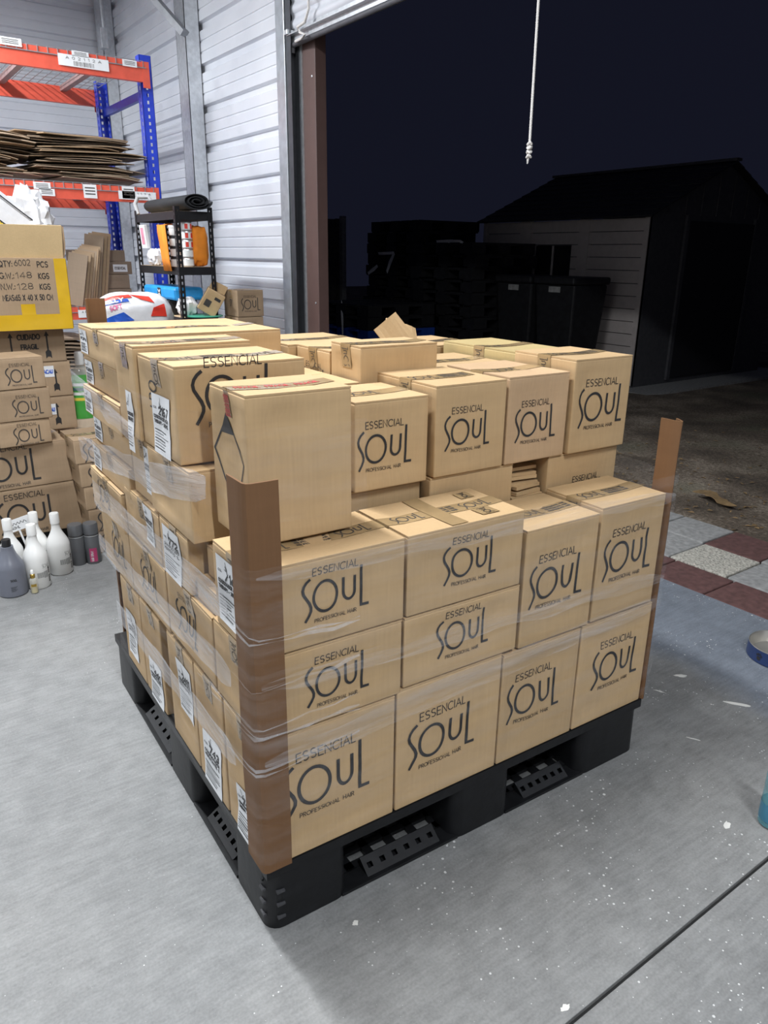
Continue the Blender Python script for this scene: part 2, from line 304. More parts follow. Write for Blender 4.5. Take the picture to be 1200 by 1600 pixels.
# ------------------------------------------------------------------ stroke lettering
def arc(cx, cy, rx, ry, a0, a1, n=9): return [(cx+rx*math.cos(R(a0+(a1-a0)*k/n)), cy+ry*math.sin(R(a0+(a1-a0)*k/n))) for k in range(n+1)]
SC = arc(.3, .75, .27, .25, 40, 270, 8)+arc(.3, .25, .27, .25, 90, -140, 8)[1:]
G = {'A': (.7, [[(0, 0), (.35, 1), (.7, 0)], [(.12, .33), (.58, .33)]]), 'B': (.55, [[(0, 0), (0, 1), (.3, 1)]+arc(.3, .76, .22, .24, 90, -90, 5)+[(0, .52)], [(.3, .52)]+arc(.3, .26, .26, .26, 90, -90, 6)+[(0, 0)]]),
 'C': (.75, [arc(.42, .5, .42, .5, 50, 310, 12)]), 'D': (.68, [[(0, 0), (0, 1), (.25, 1)]+arc(.25, .5, .42, .5, 90, -90, 10)+[(0, 0)]]),
 'E': (.5, [[(.5, 0), (0, 0), (0, 1), (.5, 1)], [(0, .52), (.44, .52)]]), 'F': (.5, [[(0, 0), (0, 1), (.5, 1)], [(0, .52), (.42, .52)]]),
 'G': (.78, [arc(.42, .5, .42, .5, 50, 350, 12)+[(.5, .45)]]), 'H': (.62, [[(0, 0), (0, 1)], [(.62, 0), (.62, 1)], [(0, .5), (.62, .5)]]), 'I': (.04, [[(0, 0), (0, 1)]]),
 'J': (.4, [[(.4, 1), (.4, .2)]+arc(.2, .2, .2, .2, 0, -160, 5)]), 'K': (.55, [[(0, 0), (0, 1)], [(.52, 1), (0, .45), (.55, 0)]]), 'L': (.45, [[(0, 1), (0, 0), (.45, 0)]]),
 'M': (.78, [[(0, 0), (0, 1), (.39, .3), (.78, 1), (.78, 0)]]), 'N': (.62, [[(0, 0), (0, 1), (.62, 0), (.62, 1)]]), 'O': (.88, [arc(.44, .5, .44, .5, 0, 360, 18)]),
 'P': (.52, [[(0, 0), (0, 1), (.26, 1)]+arc(.26, .73, .26, .27, 90, -90, 6)+[(0, .46)]]), 'Q': (.88, [arc(.44, .5, .44, .5, 0, 360, 18), [(.55, .25), (.85, -.02)]]),
 'R': (.55, [[(0, 0), (0, 1), (.26, 1)]+arc(.26, .74, .26, .26, 90, -90, 6)+[(0, .48)], [(.26, .48), (.55, 0)]]), 'S': (.6, [SC]), 'T': (.6, [[(0, 1), (.6, 1)], [(.3, 1), (.3, 0)]]),
 'U': (.6, [[(0, 1), (0, .3)]+arc(.3, .3, .3, .3, 180, 360, 8)+[(.6, 1)]]), 'V': (.66, [[(0, 1), (.33, 0), (.66, 1)]]), 'W': (.95, [[(0, 1), (.22, 0), (.47, .8), (.72, 0), (.95, 1)]]),
 'X': (.6, [[(0, 0), (.6, 1)], [(0, 1), (.6, 0)]]), 'Y': (.6, [[(0, 1), (.3, .5), (.6, 1)], [(.3, .5), (.3, 0)]]), 'Z': (.55, [[(0, 1), (.55, 1), (0, 0), (.55, 0)]]),
 '0': (.55, [arc(.275, .5, .275, .5, 0, 360, 14)]), '1': (.25, [[(0, .78), (.22, 1), (.22, 0)]]), '2': (.55, [arc(.27, .72, .27, .28, 160, -35, 8)+[(0, 0), (.55, 0)]]),
 '3': (.55, [arc(.25, .75, .25, .25, 140, -90, 7)+arc(.25, .25, .28, .25, 90, -140, 7)]), '4': (.6, [[(.45, 0), (.45, 1), (0, .28), (.6, .28)]]), '5': (.55, [[(.5, 1), (.08, 1), (.04, .55)]+arc(.26, .32, .28, .32, 110, -140, 8)]),
 '6': (.55, [[(.42, 1)]+arc(.28, .3, .28, .3, 150, 510, 14)]), '7': (.55, [[(0, 1), (.55, 1), (.18, 0)]]), '8': (.55, [arc(.275, .74, .24, .26, 0, 360, 12), arc(.275, .25, .275, .25, 0, 360, 12)]),
 '9': (.55, [arc(.27, .7, .27, .3, -20, 340, 14)+[(.15, 0)]]), '-': (.35, [[(0, .45), (.35, .45)]]), '.': (.06, [[(0, 0), (.06, 0)]]), ':': (.06, [[(0, .1), (.06, .1)], [(0, .6), (.06, .6)]]), ' ': (.4, []), '%': (.7, [arc(.15, .8, .15, .2, 0, 360, 8), [(0, 0), (.7, 1)], arc(.55, .2, .15, .2, 0, 360, 8)])}
def text(s, h, w=None, sp=.2):
    """polylines of a word, height h, centred on x, baseline 0; squeezed to width w"""
    x = 0; out = []
    for c in s:
        wd, st = G[c]
        for l in st: out.append([(x+a, b) for a, b in l])
        x += wd+sp
    x -= sp; kx = (w/x) if w else h
    return [[((a-x/2)*kx, b*h) for a, b in l] for l in out]
def place(lines, dx=0, dy=0, rot=0, k=1):
    c, s = math.cos(R(rot)), math.sin(R(rot)); return [[(k*(c*a-s*b)+dx, k*(s*a+c*b)+dy) for a, b in l] for l in lines]
def ribbon(mb, lines, wd, fn, step=.03):
    """flat strokes of width wd laid on the surface fn(u, v) -> 3D"""
    for l in lines:
        q = [Vector(l[0])]
        for a, b in zip(l, l[1:]):
            a, b = Vector(a), Vector(b); n = max(1, int((b-a).length/step))
            q += [a+(b-a)*(k+1)/n for k in range(n)]
        q = [p for k, p in enumerate(q) if k == 0 or (p-q[k-1]).length > 1e-6]
        if len(q) < 2: continue
        base = len(mb.v); nq = len(q); cl = (q[0]-q[-1]).length < 1e-6
        for k, p in enumerate(q):
            d0 = (p-q[k-1]) if k else ((q[0]-q[-2]) if cl else q[1]-p)
            d1 = (q[k+1]-p) if k < nq-1 else ((q[1]-q[0]) if cl else p-q[k-1])
            d0.normalize(); d1.normalize(); n0 = Vector((-d0.y, d0.x)); n1 = Vector((-d1.y, d1.x)); n = (n0+n1)
            n = n.normalized() if n.length > .3 else n0
            m = min(1.6, 1/max(.4, n.dot(n1))); e = Vector((0, 0))
            if not cl: e = (-d1*wd*.35 if k == 0 else d0*wd*.35 if k == nq-1 else e)
            for sg in (1, -1):
                t = p+e+n*(sg*wd/2*m); mb.v.append(tuple(fn(t.x, t.y)))
        for k in range(nq-1):
            a = base+2*k; mb.f.append((a, a+1, a+3, a+2))
def logo_lines(w):
    """the printed word mark, width w, centred on the O-U gap; three stroke groups"""
    s = [(.115, 0), (.07, .035), (.035, .085), (.02, .14), (.032, .20), (.07, .265), (.11, .33), (.13, .39), (.125, .44), (.095, .50), (.045, .575)]
    o = arc(.352, .28, .178, .212, 0, 360, 30)
    u = [(.628, .10), (.628, .30)]+arc(.712, .30, .084, .115, 180, 0, 10)+[(.796, .10)]
    l = [(.895, -.03), (.895, .545), (1., .545)]
    f = lambda ls: [[((a-.5)*w, (.28-b)*w) for a, b in ll] for ll in ls]
    top = place(text('ESSENCIAL', .105*w, .68*w), 0, (.28+.045)*w)
    bot = place(text('PROFESSIONAL HAIR', .052*w, .64*w), 0, (.28-.625)*w)
    return [(f([s, o, u, l]), .039*w), (top, .0115*w), (bot, .0068*w)]

# ------------------------------------------------------------------ cartons
class Carton:
    def __init__(s, label, x0, x1, y0, y1, z0, z1, frame='P', rot=0, mat=None, group=None, seed=None, amp=.0075, flaps=True, tape=True, seam='x', name='carton', cat='carton'):
        g = .0015; s.w, s.d, s.h = x1-x0-2*g, y1-y0-2*g, z1-z0-.001; s.seed = random.random()*90 if seed is None else seed; s.amp = amp; s.mat = mat or M_CARD; s.seam = seam; s.dc = {}; s.axc = {}
        cx, cy = (x0+x1)/2, (y0+y1)/2
        loc = P(cx, cy, z0) if frame == 'P' else Vector((cx, cy, z0))
        s.root = empty(name, label, cat, loc, (PA if frame == 'P' else 0)+R(rot), group)
        s.body_h = s.h-(.004 if flaps else 0)
        s.body()
        if flaps: s.flaps()
        if tape and flaps: s.tape()
    def disp(s, face, u, v, U, V):
        gu, gv = s.axis(U), s.axis(V)
        i = max(0, min(len(gu)-2, sum(1 for t in gu if t <= u)-1)); j = max(0, min(len(gv)-2, sum(1 for t in gv if t <= v)-1))
        a = (u-gu[i])/(gu[i+1]-gu[i]); b = (v-gv[j])/(gv[j+1]-gv[j]); a = max(0, min(1, a)); b = max(0, min(1, b))
        def D(i, j):
            k = (face, i, j)
            if k not in s.dc: s.dc[k] = s.disp0(face, gu[i], gv[j], U, V)
            return s.dc[k]
        return (D(i, j)*(1-a)+D(i+1, j)*a)*(1-b)+(D(i, j+1)*(1-a)+D(i+1, j+1)*a)*b
    def axis(s, U):
        k = round(U, 5)
        if k not in s.axc:
            r = .004; n = max(3, min(14, int(U/.02))); a, b = -U/2, U/2
            s.axc[k] = [a, a+r*.5]+[a+r+(b-a-2*r)*t/n for t in range(n+1)]+[b-r*.5, b]
        return s.axc[k]
    def disp0(s, face, u, v, U, V):
        e = min(U/2-abs(u), V/2-abs(v)); f = max(0, min(1, e/.05)); f = f*f*(3-2*f)
        n = noise.noise(Vector((u*7+s.seed, v*7-s.seed, 'FBLRT'.find(face)*5.1)))+.45*noise.noise(Vector((u*22+s.seed, v*22, 3+'FBLRT'.find(face))))
        cr = abs(noise.noise(Vector((u*5-s.seed*2, v*9+s.seed, 11+'FBLRT'.find(face))))); cr = max(0, 1-cr*14)*.35      # sharp creases
        return -s.amp*(.55-.75*n+cr)*f
    def surf(s, face, u, v, off=0):
        w, d, h = s.w, s.d, s.body_h
        if face == 'T': z = s.h if s.h > s.body_h else s.body_h; return Vector((u, v, z+off+s.tdisp(u, v)))
        U = w if face in 'FB' else d; k = s.disp(face, u, v, U, h)+off
        if face == 'F': return Vector((u, -d/2-k, v+h/2))
        if face == 'B': return Vector((-u, d/2+k, v+h/2))
        if face == 'L': return Vector((-w/2-k, -u, v+h/2))
        return Vector((w/2+k, u, v+h/2))
    def tdisp(s, u, v):
        e = min(s.w/2-abs(u), s.d/2-abs(v)); f = max(0, min(1, e/.06))
        return -s.amp*.9*(.45-.6*noise.noise(Vector((u*6+s.seed, v*6, 20))))*f
    def body(s):
        w, d, h, r = s.w, s.d, s.body_h, .004
        X, Y, Z = s.axis(w), s.axis(d), [t+h/2 for t in s.axis(h)]
        idx = {}; mb = MB()
        def vt(i, j, k):
            if (i, j, k) in idx: return idx[(i, j, k)]
            p = Vector((X[i], Y[j], Z[k])); c = Vector((max(-w/2+r, min(w/2-r, p.x)), max(-d/2+r, min(d/2-r, p.y)), max(r, min(h-r, p.z))))
            dd = p-c
            if dd.length > 1e-9:
                q = c+dd.normalized()*r
                ex = [abs(t) > 1e-9 for t in dd]
                if ex == [True, False, False]: q.x += math.copysign(1, dd.x)*s.disp('L' if dd.x < 0 else 'R', -p.y if dd.x < 0 else p.y, p.z-h/2, d, h)
                elif ex == [False, True, False]: q.y += math.copysign(1, dd.y)*s.disp('F' if dd.y < 0 else 'B', p.x if dd.y < 0 else -p.x, p.z-h/2, w, h)
            else: q = p
            idx[(i, j, k)] = len(mb.v); mb.v.append(tuple(q)); return idx[(i, j, k)]
        nx, ny, nz = len(X)-1, len(Y)-1, len(Z)-1
        for i in range(nx):
            for k in range(nz):
                for j in (0, ny): mb.f.append((vt(i, j, k), vt(i+1, j, k), vt(i+1, j, k+1), vt(i, j, k+1)))
            for j in range(ny):
                for k in (0, nz): mb.f.append((vt(i, j, k), vt(i+1, j, k), vt(i+1, j+1, k), vt(i, j+1, k)))
        for j in range(ny):
            for k in range(nz):
                for i in (0, nx): mb.f.append((vt(i, j, k), vt(i, j+1, k), vt(i, j+1, k+1), vt(i, j, k+1)))
        s.b = mb.build('body', s.mat, s.root, smooth=True)
    def flaps(s):
        w, d, h = s.w, s.d, s.h; t = .004; sx = s.seam == 'x'
        A, B = (w, d) if sx else (d, w)
        for sg in (-1, 1):
            mb = MB(); n, m = 8, 4; jit = random.uniform(-.002, .002)
            g = [[None]*(m+1) for _ in range(n+1)]; gb = [[None]*(m+1) for _ in range(n+1)]
            for i in range(n+1):
                for j in range(m+1):
                    a = -A/2+.001+(A-.002)*i/n; b = sg*(.0012+(B/2-.002)*j/m)
                    u, v = (a, b) if sx else (b, a)
                    z = h+s.tdisp(u, v); g[i][j] = len(mb.v); mb.v.append((u, v, z)); gb[i][j] = len(mb.v); mb.v.append((u, v, z-t))
            for i in range(n):
                for j in range(m):
                    mb.f.append((g[i][j], g[i+1][j], g[i+1][j+1], g[i][j+1])); mb.f.append((gb[i][j], gb[i][j+1], gb[i+1][j+1], gb[i+1][j]))
            for i in range(n):
                for j in (0, m): mb.f.append((g[i][j], g[i+1][j], gb[i+1][j], gb[i][j]))
            for j in range(m):
                for i in (0, n): mb.f.append((g[i][j], g[i][j+1], gb[i][j+1], gb[i][j]))
            mb.build('flap', s.mat, s.root, smooth=True)
    def patch(s, face, u0, u1, v0, v1, mat, name, off=.0008, n=6, parent=None):
        mb = MB(); nu = max(1, int(abs(u1-u0)/.02)); nv = max(1, int(abs(v1-v0)/.02)); b = 0
        for i in range(nu+1):
            for j in range(nv+1): mb.v.append(tuple(s.surf(face, u0+(u1-u0)*i/nu, v0+(v1-v0)*j/nv, off)))
        for i in range(nu):
            for j in range(nv): a = i*(nv+1)+j; mb.f.append((a, a+nv+1, a+nv+2, a+1))
        return mb.build(name, mat, parent or s.root, smooth=True)
    def tape(s, drop=None, wd=.048, printed=True):
        sx = s.seam == 'x'; A = s.w if sx else s.d; drop = min(.055, s.h*.4) if drop is None else drop
        mb = MB(); n = max(4, int(A/.02)); rows = []
        pts = []
        top = s.body_h/2
        f0, f1 = ('L', 'R') if sx else ('F', 'B')
        def at(t, c):
            # t: along the strip, c: across
            if t < 0: return s.surf(f0, (-c if sx else c), top+t, .0012)
            if t > A: return s.surf(f1, (c if sx else -c), top-(t-A), .0012)
            u = -A/2+t; q = s.surf('T', u, c, .0012) if sx else s.surf('T', c, u, .0012); return q
        ts = [-drop, -drop*.5, -.003]+[A*k/n for k in range(n+1)]+[A+.003, A+drop*.5, A+drop]
        for t in ts:
            for c in (-wd/2, 0, wd/2): mb.v.append(tuple(at(t, c)))
        for i in range(len(ts)-1):
            for j in range(2): a = i*3+j; mb.f.append((a, a+1, a+4, a+3))
        tp = mb.build('tape', M_TAPE, s.root, smooth=True)
        if printed:
            pm = MB(); k = .030; x = .05+random.random()*.05; i = 0
            while x < A-.05:
                ww = .075
                def fn(u, v, x=x): q = at(x+u, v); q.z += .0005; return q
                if i % 2 == 0:
                    for ls, lw in logo_lines(ww)[:1]: ribbon(pm, [[(a, b*.85) for a, b in l] for l in ls], lw*1.1, fn, .02)
                else:
                    for vv in (-.012, 0, .012): ribbon(pm, text('PROFESSIONAL HAIR', .006, ww)and place(text('PROFESSIONAL HAIR', .007, ww), 0, vv-.003), .0018, fn, .02)
                x += ww+.02; i += 1
            for sgn in (-1, 1):
                def fn2(u, v, sgn=sgn):
                    q = at((-drop*.5+u) if sgn < 0 else (A+drop*.5+u), v)
                    q += Vector(((-1 if sgn < 0 else 1)*.0006, 0, 0)) if sx else Vector((0, (-1 if sgn < 0 else 1)*.0006, 0)); return q
                ribbon(pm, place(logo_lines(.05)[0][0], 0, 0), .002, fn2, .02)
            if pm.v: pm.build('tape_print', M_INKS, tp)
        return tp
    def logo(s, face, u, v, w, mat=None):
        mb = MB(); k = s.body_h/2
        for ls, lw in logo_lines(w): ribbon(mb, place(ls, u, v), lw, lambda a, b: s.surf(face, a, b, .0013), .012)
        return mb.build('printed_logo', mat or M_INK, s.root)
    def words(s, face, u, v, t, h, w=None, lw=.004, mat=None, rot=0, name='printed_text', parent=None, off=.0018):
        mb = MB(); ribbon(mb, place(text(t, h, w), u, v, rot), lw, lambda a, b: s.surf(face, a, b, off), .02)
        return mb.build(name, mat or M_INK, parent or s.root)
    def label(s, face, u, v, w, h, num=None, lines=('CONDICIONADOR ACAI', 'THERAPY - 300ML'), tilt=0):
        lb = s.patch(face, u-w/2, u+w/2, v-h/2, v+h/2, M_PAPER, 'shipping_label', .0022)
        lb['label'] = 'white paper shipping label'
        mb = MB(); f = lambda a, b: s.surf(face, a, b, .003)
        def T(t, dy, hh, ww, lw, dx=0): ribbon(mb, place(text(t, hh, ww), u+dx, v+dy), lw, f, .02)
        if num: T(num, h*.185, h*.115, w*.50, .0055, w*.12)
        rng = random.Random(int(s.seed*1000))
        # hand-written mark at the head of the label
        q = [(u-w*.1+rng.uniform(-.01, .012), v+h*(.33+.03*k*(-1)**k)) for k in range(5)]; ribbon(mb, [q], .0018, f)
        T('COD.', h*.26, h*.03, w*.18, .0012, -w*.33)
        for k, t in enumerate(lines): T(t, h*(.10-.085*k), h*.05, w*.82, .0024)
        for k in range(7):
            y = v+h*(-.10-.05*k); x0 = u-w*.42; x1 = u+w*rng.uniform(.05, .42); ribbon(mb, [[(x0, y), (x1, y)]], .0016 if k % 3 else .0026, f)
        mb.build('label_print', M_INK, lb)
        return lb
def fv(c, z): return z-c.body_h/2     # height above base -> face v

# ================================================================== SETTING
# ---- floor: two slabs with the sawn joint between, sub-base below
XW = 2.33            # inside face of the doorway wall
YB = 7.95            # back wall
fl = MB(); fl.box(-6, 2.362, -5.5, YB+.1, -.16, -.012); floor = struct(fl.build('floor', plain('dark_subbase', (.03, .03, .03), .9)))
for y0, y1 in ((-5.5, -.5125), (-.5035, YB+.1)):
    b = MB(); b.box(-6, 2.362, y0, y1, -.0119, 0); b.build('slab', M_FLOOR, floor, bevel=.0015)
# ---- ribbed metal wall sheets (profile in z, extruded)
def ribprofile(z0, z1):
    pts = []; k = math.floor((z0-1.366)/.305)
    z = 1.366+k*.305
    lst = []
    while z < z1+.4:
        lst += [(z-.305, 0), (z-.301, .0)]
        for c in (z-.305+.075, z-.305+.155): lst += [(c-.009, 0), (c-.005, .006), (c+.005, .006), (c+.009, 0)]
        lst += [(z-.075, 0), (z-.058, .032), (z-.014, .032), (z-.003, 0)]
        z += .305
    lst = sorted(lst); out = [(z0, 0)]+[q for q in lst if z0 < q[0] < z1]+[(z1, 0)]
    return out
def sheet(name, z0, z1, axis, c, a0, a1, sgn, parent, mat):
    mb = MB(); pr = ribprofile(z0, z1)
    for a in (a0, a1):
        for z, d in pr: mb.v.append((c+sgn*d, a, z) if axis == 'x' else (a, c+sgn*d, z))
    n = len(pr)
    for i in range(n-1): mb.f.append((i, i+1, n+i+1, n+i))
    o = mb.build(name, mat, parent); sm = o.modifiers.new('thick', 'SOLIDIFY'); sm.thickness = .0015; return o
YD0, YD1 = -.75, 3.90      # door opening along y
ZH = 2.76                  # lower edge of the raised curtain
wr = empty('wall_right', None, None); struct(wr)
wb = empty('wall_back', None, None); struct(wb)
zs = [0.146+.915*k for k in range(0, 6)]; zs = [0]+zs[1:]
zs = [0, 1.061, 1.976, 2.891, 3.806, 4.6]
for i in range(5):
    sheet('wall_panel', zs[i], zs[i+1], 'x', XW, YD1+.17, YB, 1, wr, M_WALL)
    sheet('wall_panel', zs[i], zs[i+1], 'x', XW, -5.5, YD0-.17, 1, wr, M_WALL)
    sheet('wall_panel', zs[i], zs[i+1], 'y', YB, -6, XW, 1, wb, M_WALL)
sheet('wall_panel', 3.806, 4.6, 'x', XW, YD0-.17, YD1+.17, 1, wr, M_WALL)
for nm, args in (('wall_left', (-6.05, -6, -5.5, YB, 0, 4.6)), ('wall_front', (-6, 2.33, -5.55, -5.5, 0, 4.6)), ('ceiling', (-6, 2.4, -5.5, YB+.05, 4.6, 4.66))):
    b = MB(); b.box(*args); struct(b.build(nm, plain(nm+'_sheet', (.55, .56, .58), .5, var=.05)))
# ---- steel framing
def trim(n, mb, mat, **k): return struct(mb.build('trim_%d' % n, mat, **k))
b = MB()       # column on the doorway wall: open C profile
cy = 5.62; b.box(2.20, 2.205, cy-.10, cy+.10, 0, 4.6); b.box(2.20, 2.32, cy-.10, cy-.095, 0, 4.6); b.box(2.20, 2.32, cy+.095, cy+.10, 0, 4.6)
trim(1, b, M_GALV)
b = MB(); b.bar((2.19, 5.50, 3.08), (1.75, 6.3, 3.95), .075, .05); trim(2, b, plain('dull_steel', (.30, .31, .33), .5, .4))
b = MB(); b.box(2.20, 2.205, YB-.24, YB-.05, 0, 4.6); b.box(2.20, 2.32, YB-.24, YB-.235, 0, 4.6); trim(3, b, M_GALV)
b = MB(); b.tube([(2.18, 7.57, 3.50), (2.18, 7.57, 3.75), (2.16, 7.60, 4.0), (2.16, 7.62, 4.6)], .022, 10); cd = tag(b.build('electrical_conduit', M_GALV, smooth=True), 'grey conduit with a metal junction box in the corner above the rack', 'conduit')
b = MB(); b.box(2.13, 2.195, 7.52, 7.63, 3.34, 3.52); b.build('junction_box', M_GALV, cd, bevel=.004)
# door jambs, tracks and header
b = MB(); b.box(2.26, 2.335, YD1+.06, YD1+.18, 0, 4.6); trim(4, b, plain('track_angle', (.50, .53, .56), .35, .6), bevel=.003)
b = MB(); b.box(2.27, 2.275, YD1-.01, YD1+.06, 0, 4.0); b.box(2.33, 2.335, YD1-.01, YD1+.06, 0, 4.0); b.box(2.27, 2.335, YD1+.055, YD1+.06, 0, 4.0); trim(5, b, plain('dark_track', (.10, .105, .115), .4, .6))
b = MB(); b.box(2.337, 2.345, YD1-.035, YD1+.0, 0, 2.9); trim(6, b, M_GALV)
b = MB(); b.box(2.345, 2.43, YD1-.20, YD1+.16, 0, 3.0)
jm = trim(7, b, M_JAMB, bevel=.004)
for z in (2.52, 1.06): q = MB(); q.lathe([(0, 0), (.008, .001), (.008, .004), (0, .006)], 10); o = q.build('screw', M_GALV, jm, loc=(2.3445, YD1-.16, z), rot=(0, R(-90), 0))
b = MB(); b.box(2.345, 2.43, YD0-.16, YD0+.2, 0, 3.0); trim(8, b, M_JAMB, bevel=.004)
b = MB(); b.box(2.26, 2.335, YD0-.18, YD0, 0, 4.6); trim(9, b, plain('track_angle2', (.50, .53, .56), .35, .6))
b = MB(); b.box(2.345, 2.43, YD0-.16, YD1+.16, 3.0, 3.2); trim(10, b, M_JAMB)
# raised roll-up curtain with its bottom bar
door = empty('door_1', None, None, (0, 0, 0)); struct(door)
zc = ZH+.05; k = 0
while zc < 3.75:
    mb = MB(); n = 7
    prof = [(0, 0), (.012, .010), (.030, .014), (.048, .010), (.060, 0), (.074, -.004), (.088, 0)]
    for y in (YD0-.02, YD1+.02):
        for dz, dx in prof: mb.v.append((2.300-dx, y, zc+dz))
    for i in range(n-1): mb.f.append((i, i+1, n+i+1, n+i))
    mb.build('slat', M_WALL, door, smooth=True); zc += .088; k += 1
b = MB(); b.box(2.262, 2.32, YD0-.02, YD1+.03, ZH+.015, ZH+.022); b.box(2.297, 2.303, YD0-.02, YD1+.03, ZH-.02, ZH+.06); bb = b.build('bottom_bar', M_GALV, door)
b = MB(); b.tube([(2.30, YD0, ZH-.035), (2.30, YD1-.01, ZH-.035), (2.30, YD1+.012, ZH-.045), (2.30, YD1+.02, ZH-.08)], .018, 10); b.build('bottom_seal', plain('grey_rubber', (.09, .09, .10), .5), door, smooth=True)
b = MB(); b.box(2.25, 2.305, YD1-.0, YD1+.045, ZH+.02, ZH+.05); b.build('end_lock', M_GALV, door, bevel=.003)
b = MB(); b.box(2.31, 2.345, YD0-.02, YD1+.17, 3.7, 4.6); trim(11, b, M_WALL)
# ropes
def rope(label, pts, r):
    b = MB(); b.tube(pts, r, 8); return tag(b.build('rope', M_ROPE, smooth=True), label, 'rope')
RY = 1.60; pts = [(2.25, RY+.004*math.sin(z*3), z) for z in [2.80-.04*k for k in range(24)]]
b = MB(); b.tube(pts, .006, 8); rp = tag(b.build('pull_rope', M_ROPE, smooth=True), 'white pull rope hanging in the dark doorway, knotted at its end', 'rope')
b = MB()
for k in range(4): b.tube([(2.25+.008*math.cos(t+k), pts[-1][1]+.010*math.sin(t+k), 1.895-.018*k+.004*math.sin(2*t)) for t in [j*.7 for j in range(10)]], .006, 6)
b.tube([(2.25, RY, 1.85), (2.252, RY+.005, 1.81)], [.009, .003], 6); b.build('knot', M_ROPE, rp, smooth=True)
rope('short white rope looped over the door bottom bar near the jamb', [(2.24, 3.58, 3.3), (2.24, 3.585, 3.0), (2.245, 3.60, 2.86), (2.25, 3.66, 2.80), (2.24, 3.74, 2.785), (2.245, 3.72, 2.755), (2.25, 3.66, 2.73), (2.255, 3.72, 2.72), (2.27, 3.82, 2.725)], .009)
# lamp housings
for loc, rz, pw in LAMPS:
    b = MB(); b.box(-.62, .62, -.10, .10, -.04, .03); b.box(-.5, -.49, -.01, .01, .03, .6); b.box(.49, .5, -.01, .01, .03, .6)
    tag(b.build('led_batten', M_LAMP, loc=loc, rz=R(rz)), 'white LED batten hanging from the shed roof, out of the picture', 'lamp', 'ceiling LED battens')

# ---- outside ground and paving
b = MB()
gx, gy = [2.36+.22*k for k in range(0, 22)]+[8, 10, 14, 20, 30], [-8, -4, -2]+[-1+.25*k for k in range(0, 30)]+[8, 10, 14, 20, 30]
for x in gx:
    for y in gy:
        z = -.030 if x < 3.3 else -.018+.03*noise.noise(Vector((x*1.7, y*1.7, 0)))+.02*noise.noise(Vector((x*5, y*5, 3)))
        b.v.append((x, y, z))
for i in range(len(gx)-1):
    for j in range(len(gy)-1): a = i*len(gy)+j; b.f.append((a, a+len(gy), a+len(gy)+1, a+1))
struct(b.build('floor_dirt_yard', M_DIRT, smooth=True))
pv = MB(); pv.box(2.363, 3.27, -2.0, 4.6, -.06, -.026); paving = struct(pv.build('floor_paver_walk', plain('paver_sand', (.10, .085, .07), .95)))
def paver(x0, x1, y0, y1, mat, dz=0):
    g = .004; mb = MB(); n = 8; m = 8
    mb.box(x0+g, x1-g, y0+g, y1-g, -.026, -.003+dz); mb.build('paver', mat, paving, bevel=.006)
for k in range(-7, 14):
    y0 = .468+.303*k; paver(2.366, 2.630, y0, y0+.303, M_PAVR, random.uniform(-.002, .001))
    y1 = .514+.305*k; paver(2.632, 2.942, y1, y1+.305, {0: M_PAVP}.get(k, M_PAVG if k not in (4, 8, -4) else M_PAVR), random.uniform(-.002, .001))
    y2 = .525+.305*k; paver(2.944, 3.250, y2, y2+.305, M_PAVR if k in (0, 3, -3, 7) else M_PAVG if k != -1 else M_PAVG, random.uniform(-.002, .001))

# ================================================================== PALLET
pal = empty('plastic_pallet', 'black plastic pallet under the wrapped stack of cartons', 'pallet', P(0, 0, 0), PA)
PL, PW, PH = 1.2, 1.215, .172
mb = MB()
for a, c in ((0, .06), (PL-.06, PL)): mb.box(a, c, 0, PW, PH-.026, PH)
for a, c in ((0, .06), (PW-.06, PW)): mb.box(.06, PL-.06, a, c, PH-.026, PH)
for k in range(1, 11): x = .06+k*(PL-.12)/11; mb.box(x-.008, x+.008, .06, PW-.06, PH-.035, PH-.002)
for k in range(1, 11): y = .06+k*(PW-.12)/11; mb.box(.06, PL-.06, y-.008, y+.008, PH-.035, PH-.002)
mb.build('deck', M_BLKPL, pal)
mb = MB()      # zig-zag ribs under the deck edge
for k in range(24):
    x = .05*k; mb.bar((x, .03, PH-.048), (x+.025, .03, PH-.026), .006); mb.bar((x+.025, .03, PH-.026), (x+.05, .03, PH-.048), .006)
mb.build('edge_rib', M_BLKPL, pal)
BX = [(0, .203), (.50, .70), (.955, 1.2)]; BY = [(0, .20), (.455, .68), (1.0, 1.215)]
for i, (x0, x1) in enumerate(BX):
    for j, (y0, y1) in enumerate(BY):
        if i == 1 and j == 1: pass
        mb = MB(); n = 6; r0 = .035
        def rr_(x0, x1, y0, y1, r):
            q = []
            for cx, cy, a in ((x1-r, y1-r, 0), (x0+r, y1-r, 90), (x0+r, y0+r, 180), (x1-r, y0+r, 270)): q += [(cx+r*math.cos(R(a+t*18)), cy+r*math.sin(R(a+t*18))) for t in range(6)]
            return q
        A = rr_(x0-.0, x1+.0, y0, y1, r0); Bq = rr_(x0+.002, x1-.002, y0+.002, y1-.002, r0)
        n = len(A); mb.v += [(x, y, 0.001) for x, y in A]+[(x, y, PH-.0262) for x, y in Bq]
        for k in range(n): mb.f.append((k, (k+1) % n, n+(k+1) % n, n+k))
        mb.f.append(tuple(range(n))[::-1]); mb.f.append(tuple(range(n, 2*n)))
        bl = mb.build('block', M_BLKPL, pal, smooth=True)
        # the skirt above each block closes the deck edge
        if i == 0 and j == 0:
            q = MB()
            for z in (.03, .065, .10):
                for (x, y) in ((.006, .03), (.03, .006)): q.box(x-.009, x+.009, y-.009, y+.009, z, z+.006)
            q.build('moulded_notch', plain('worn_black', (.05, .05, .055), .5), bl)
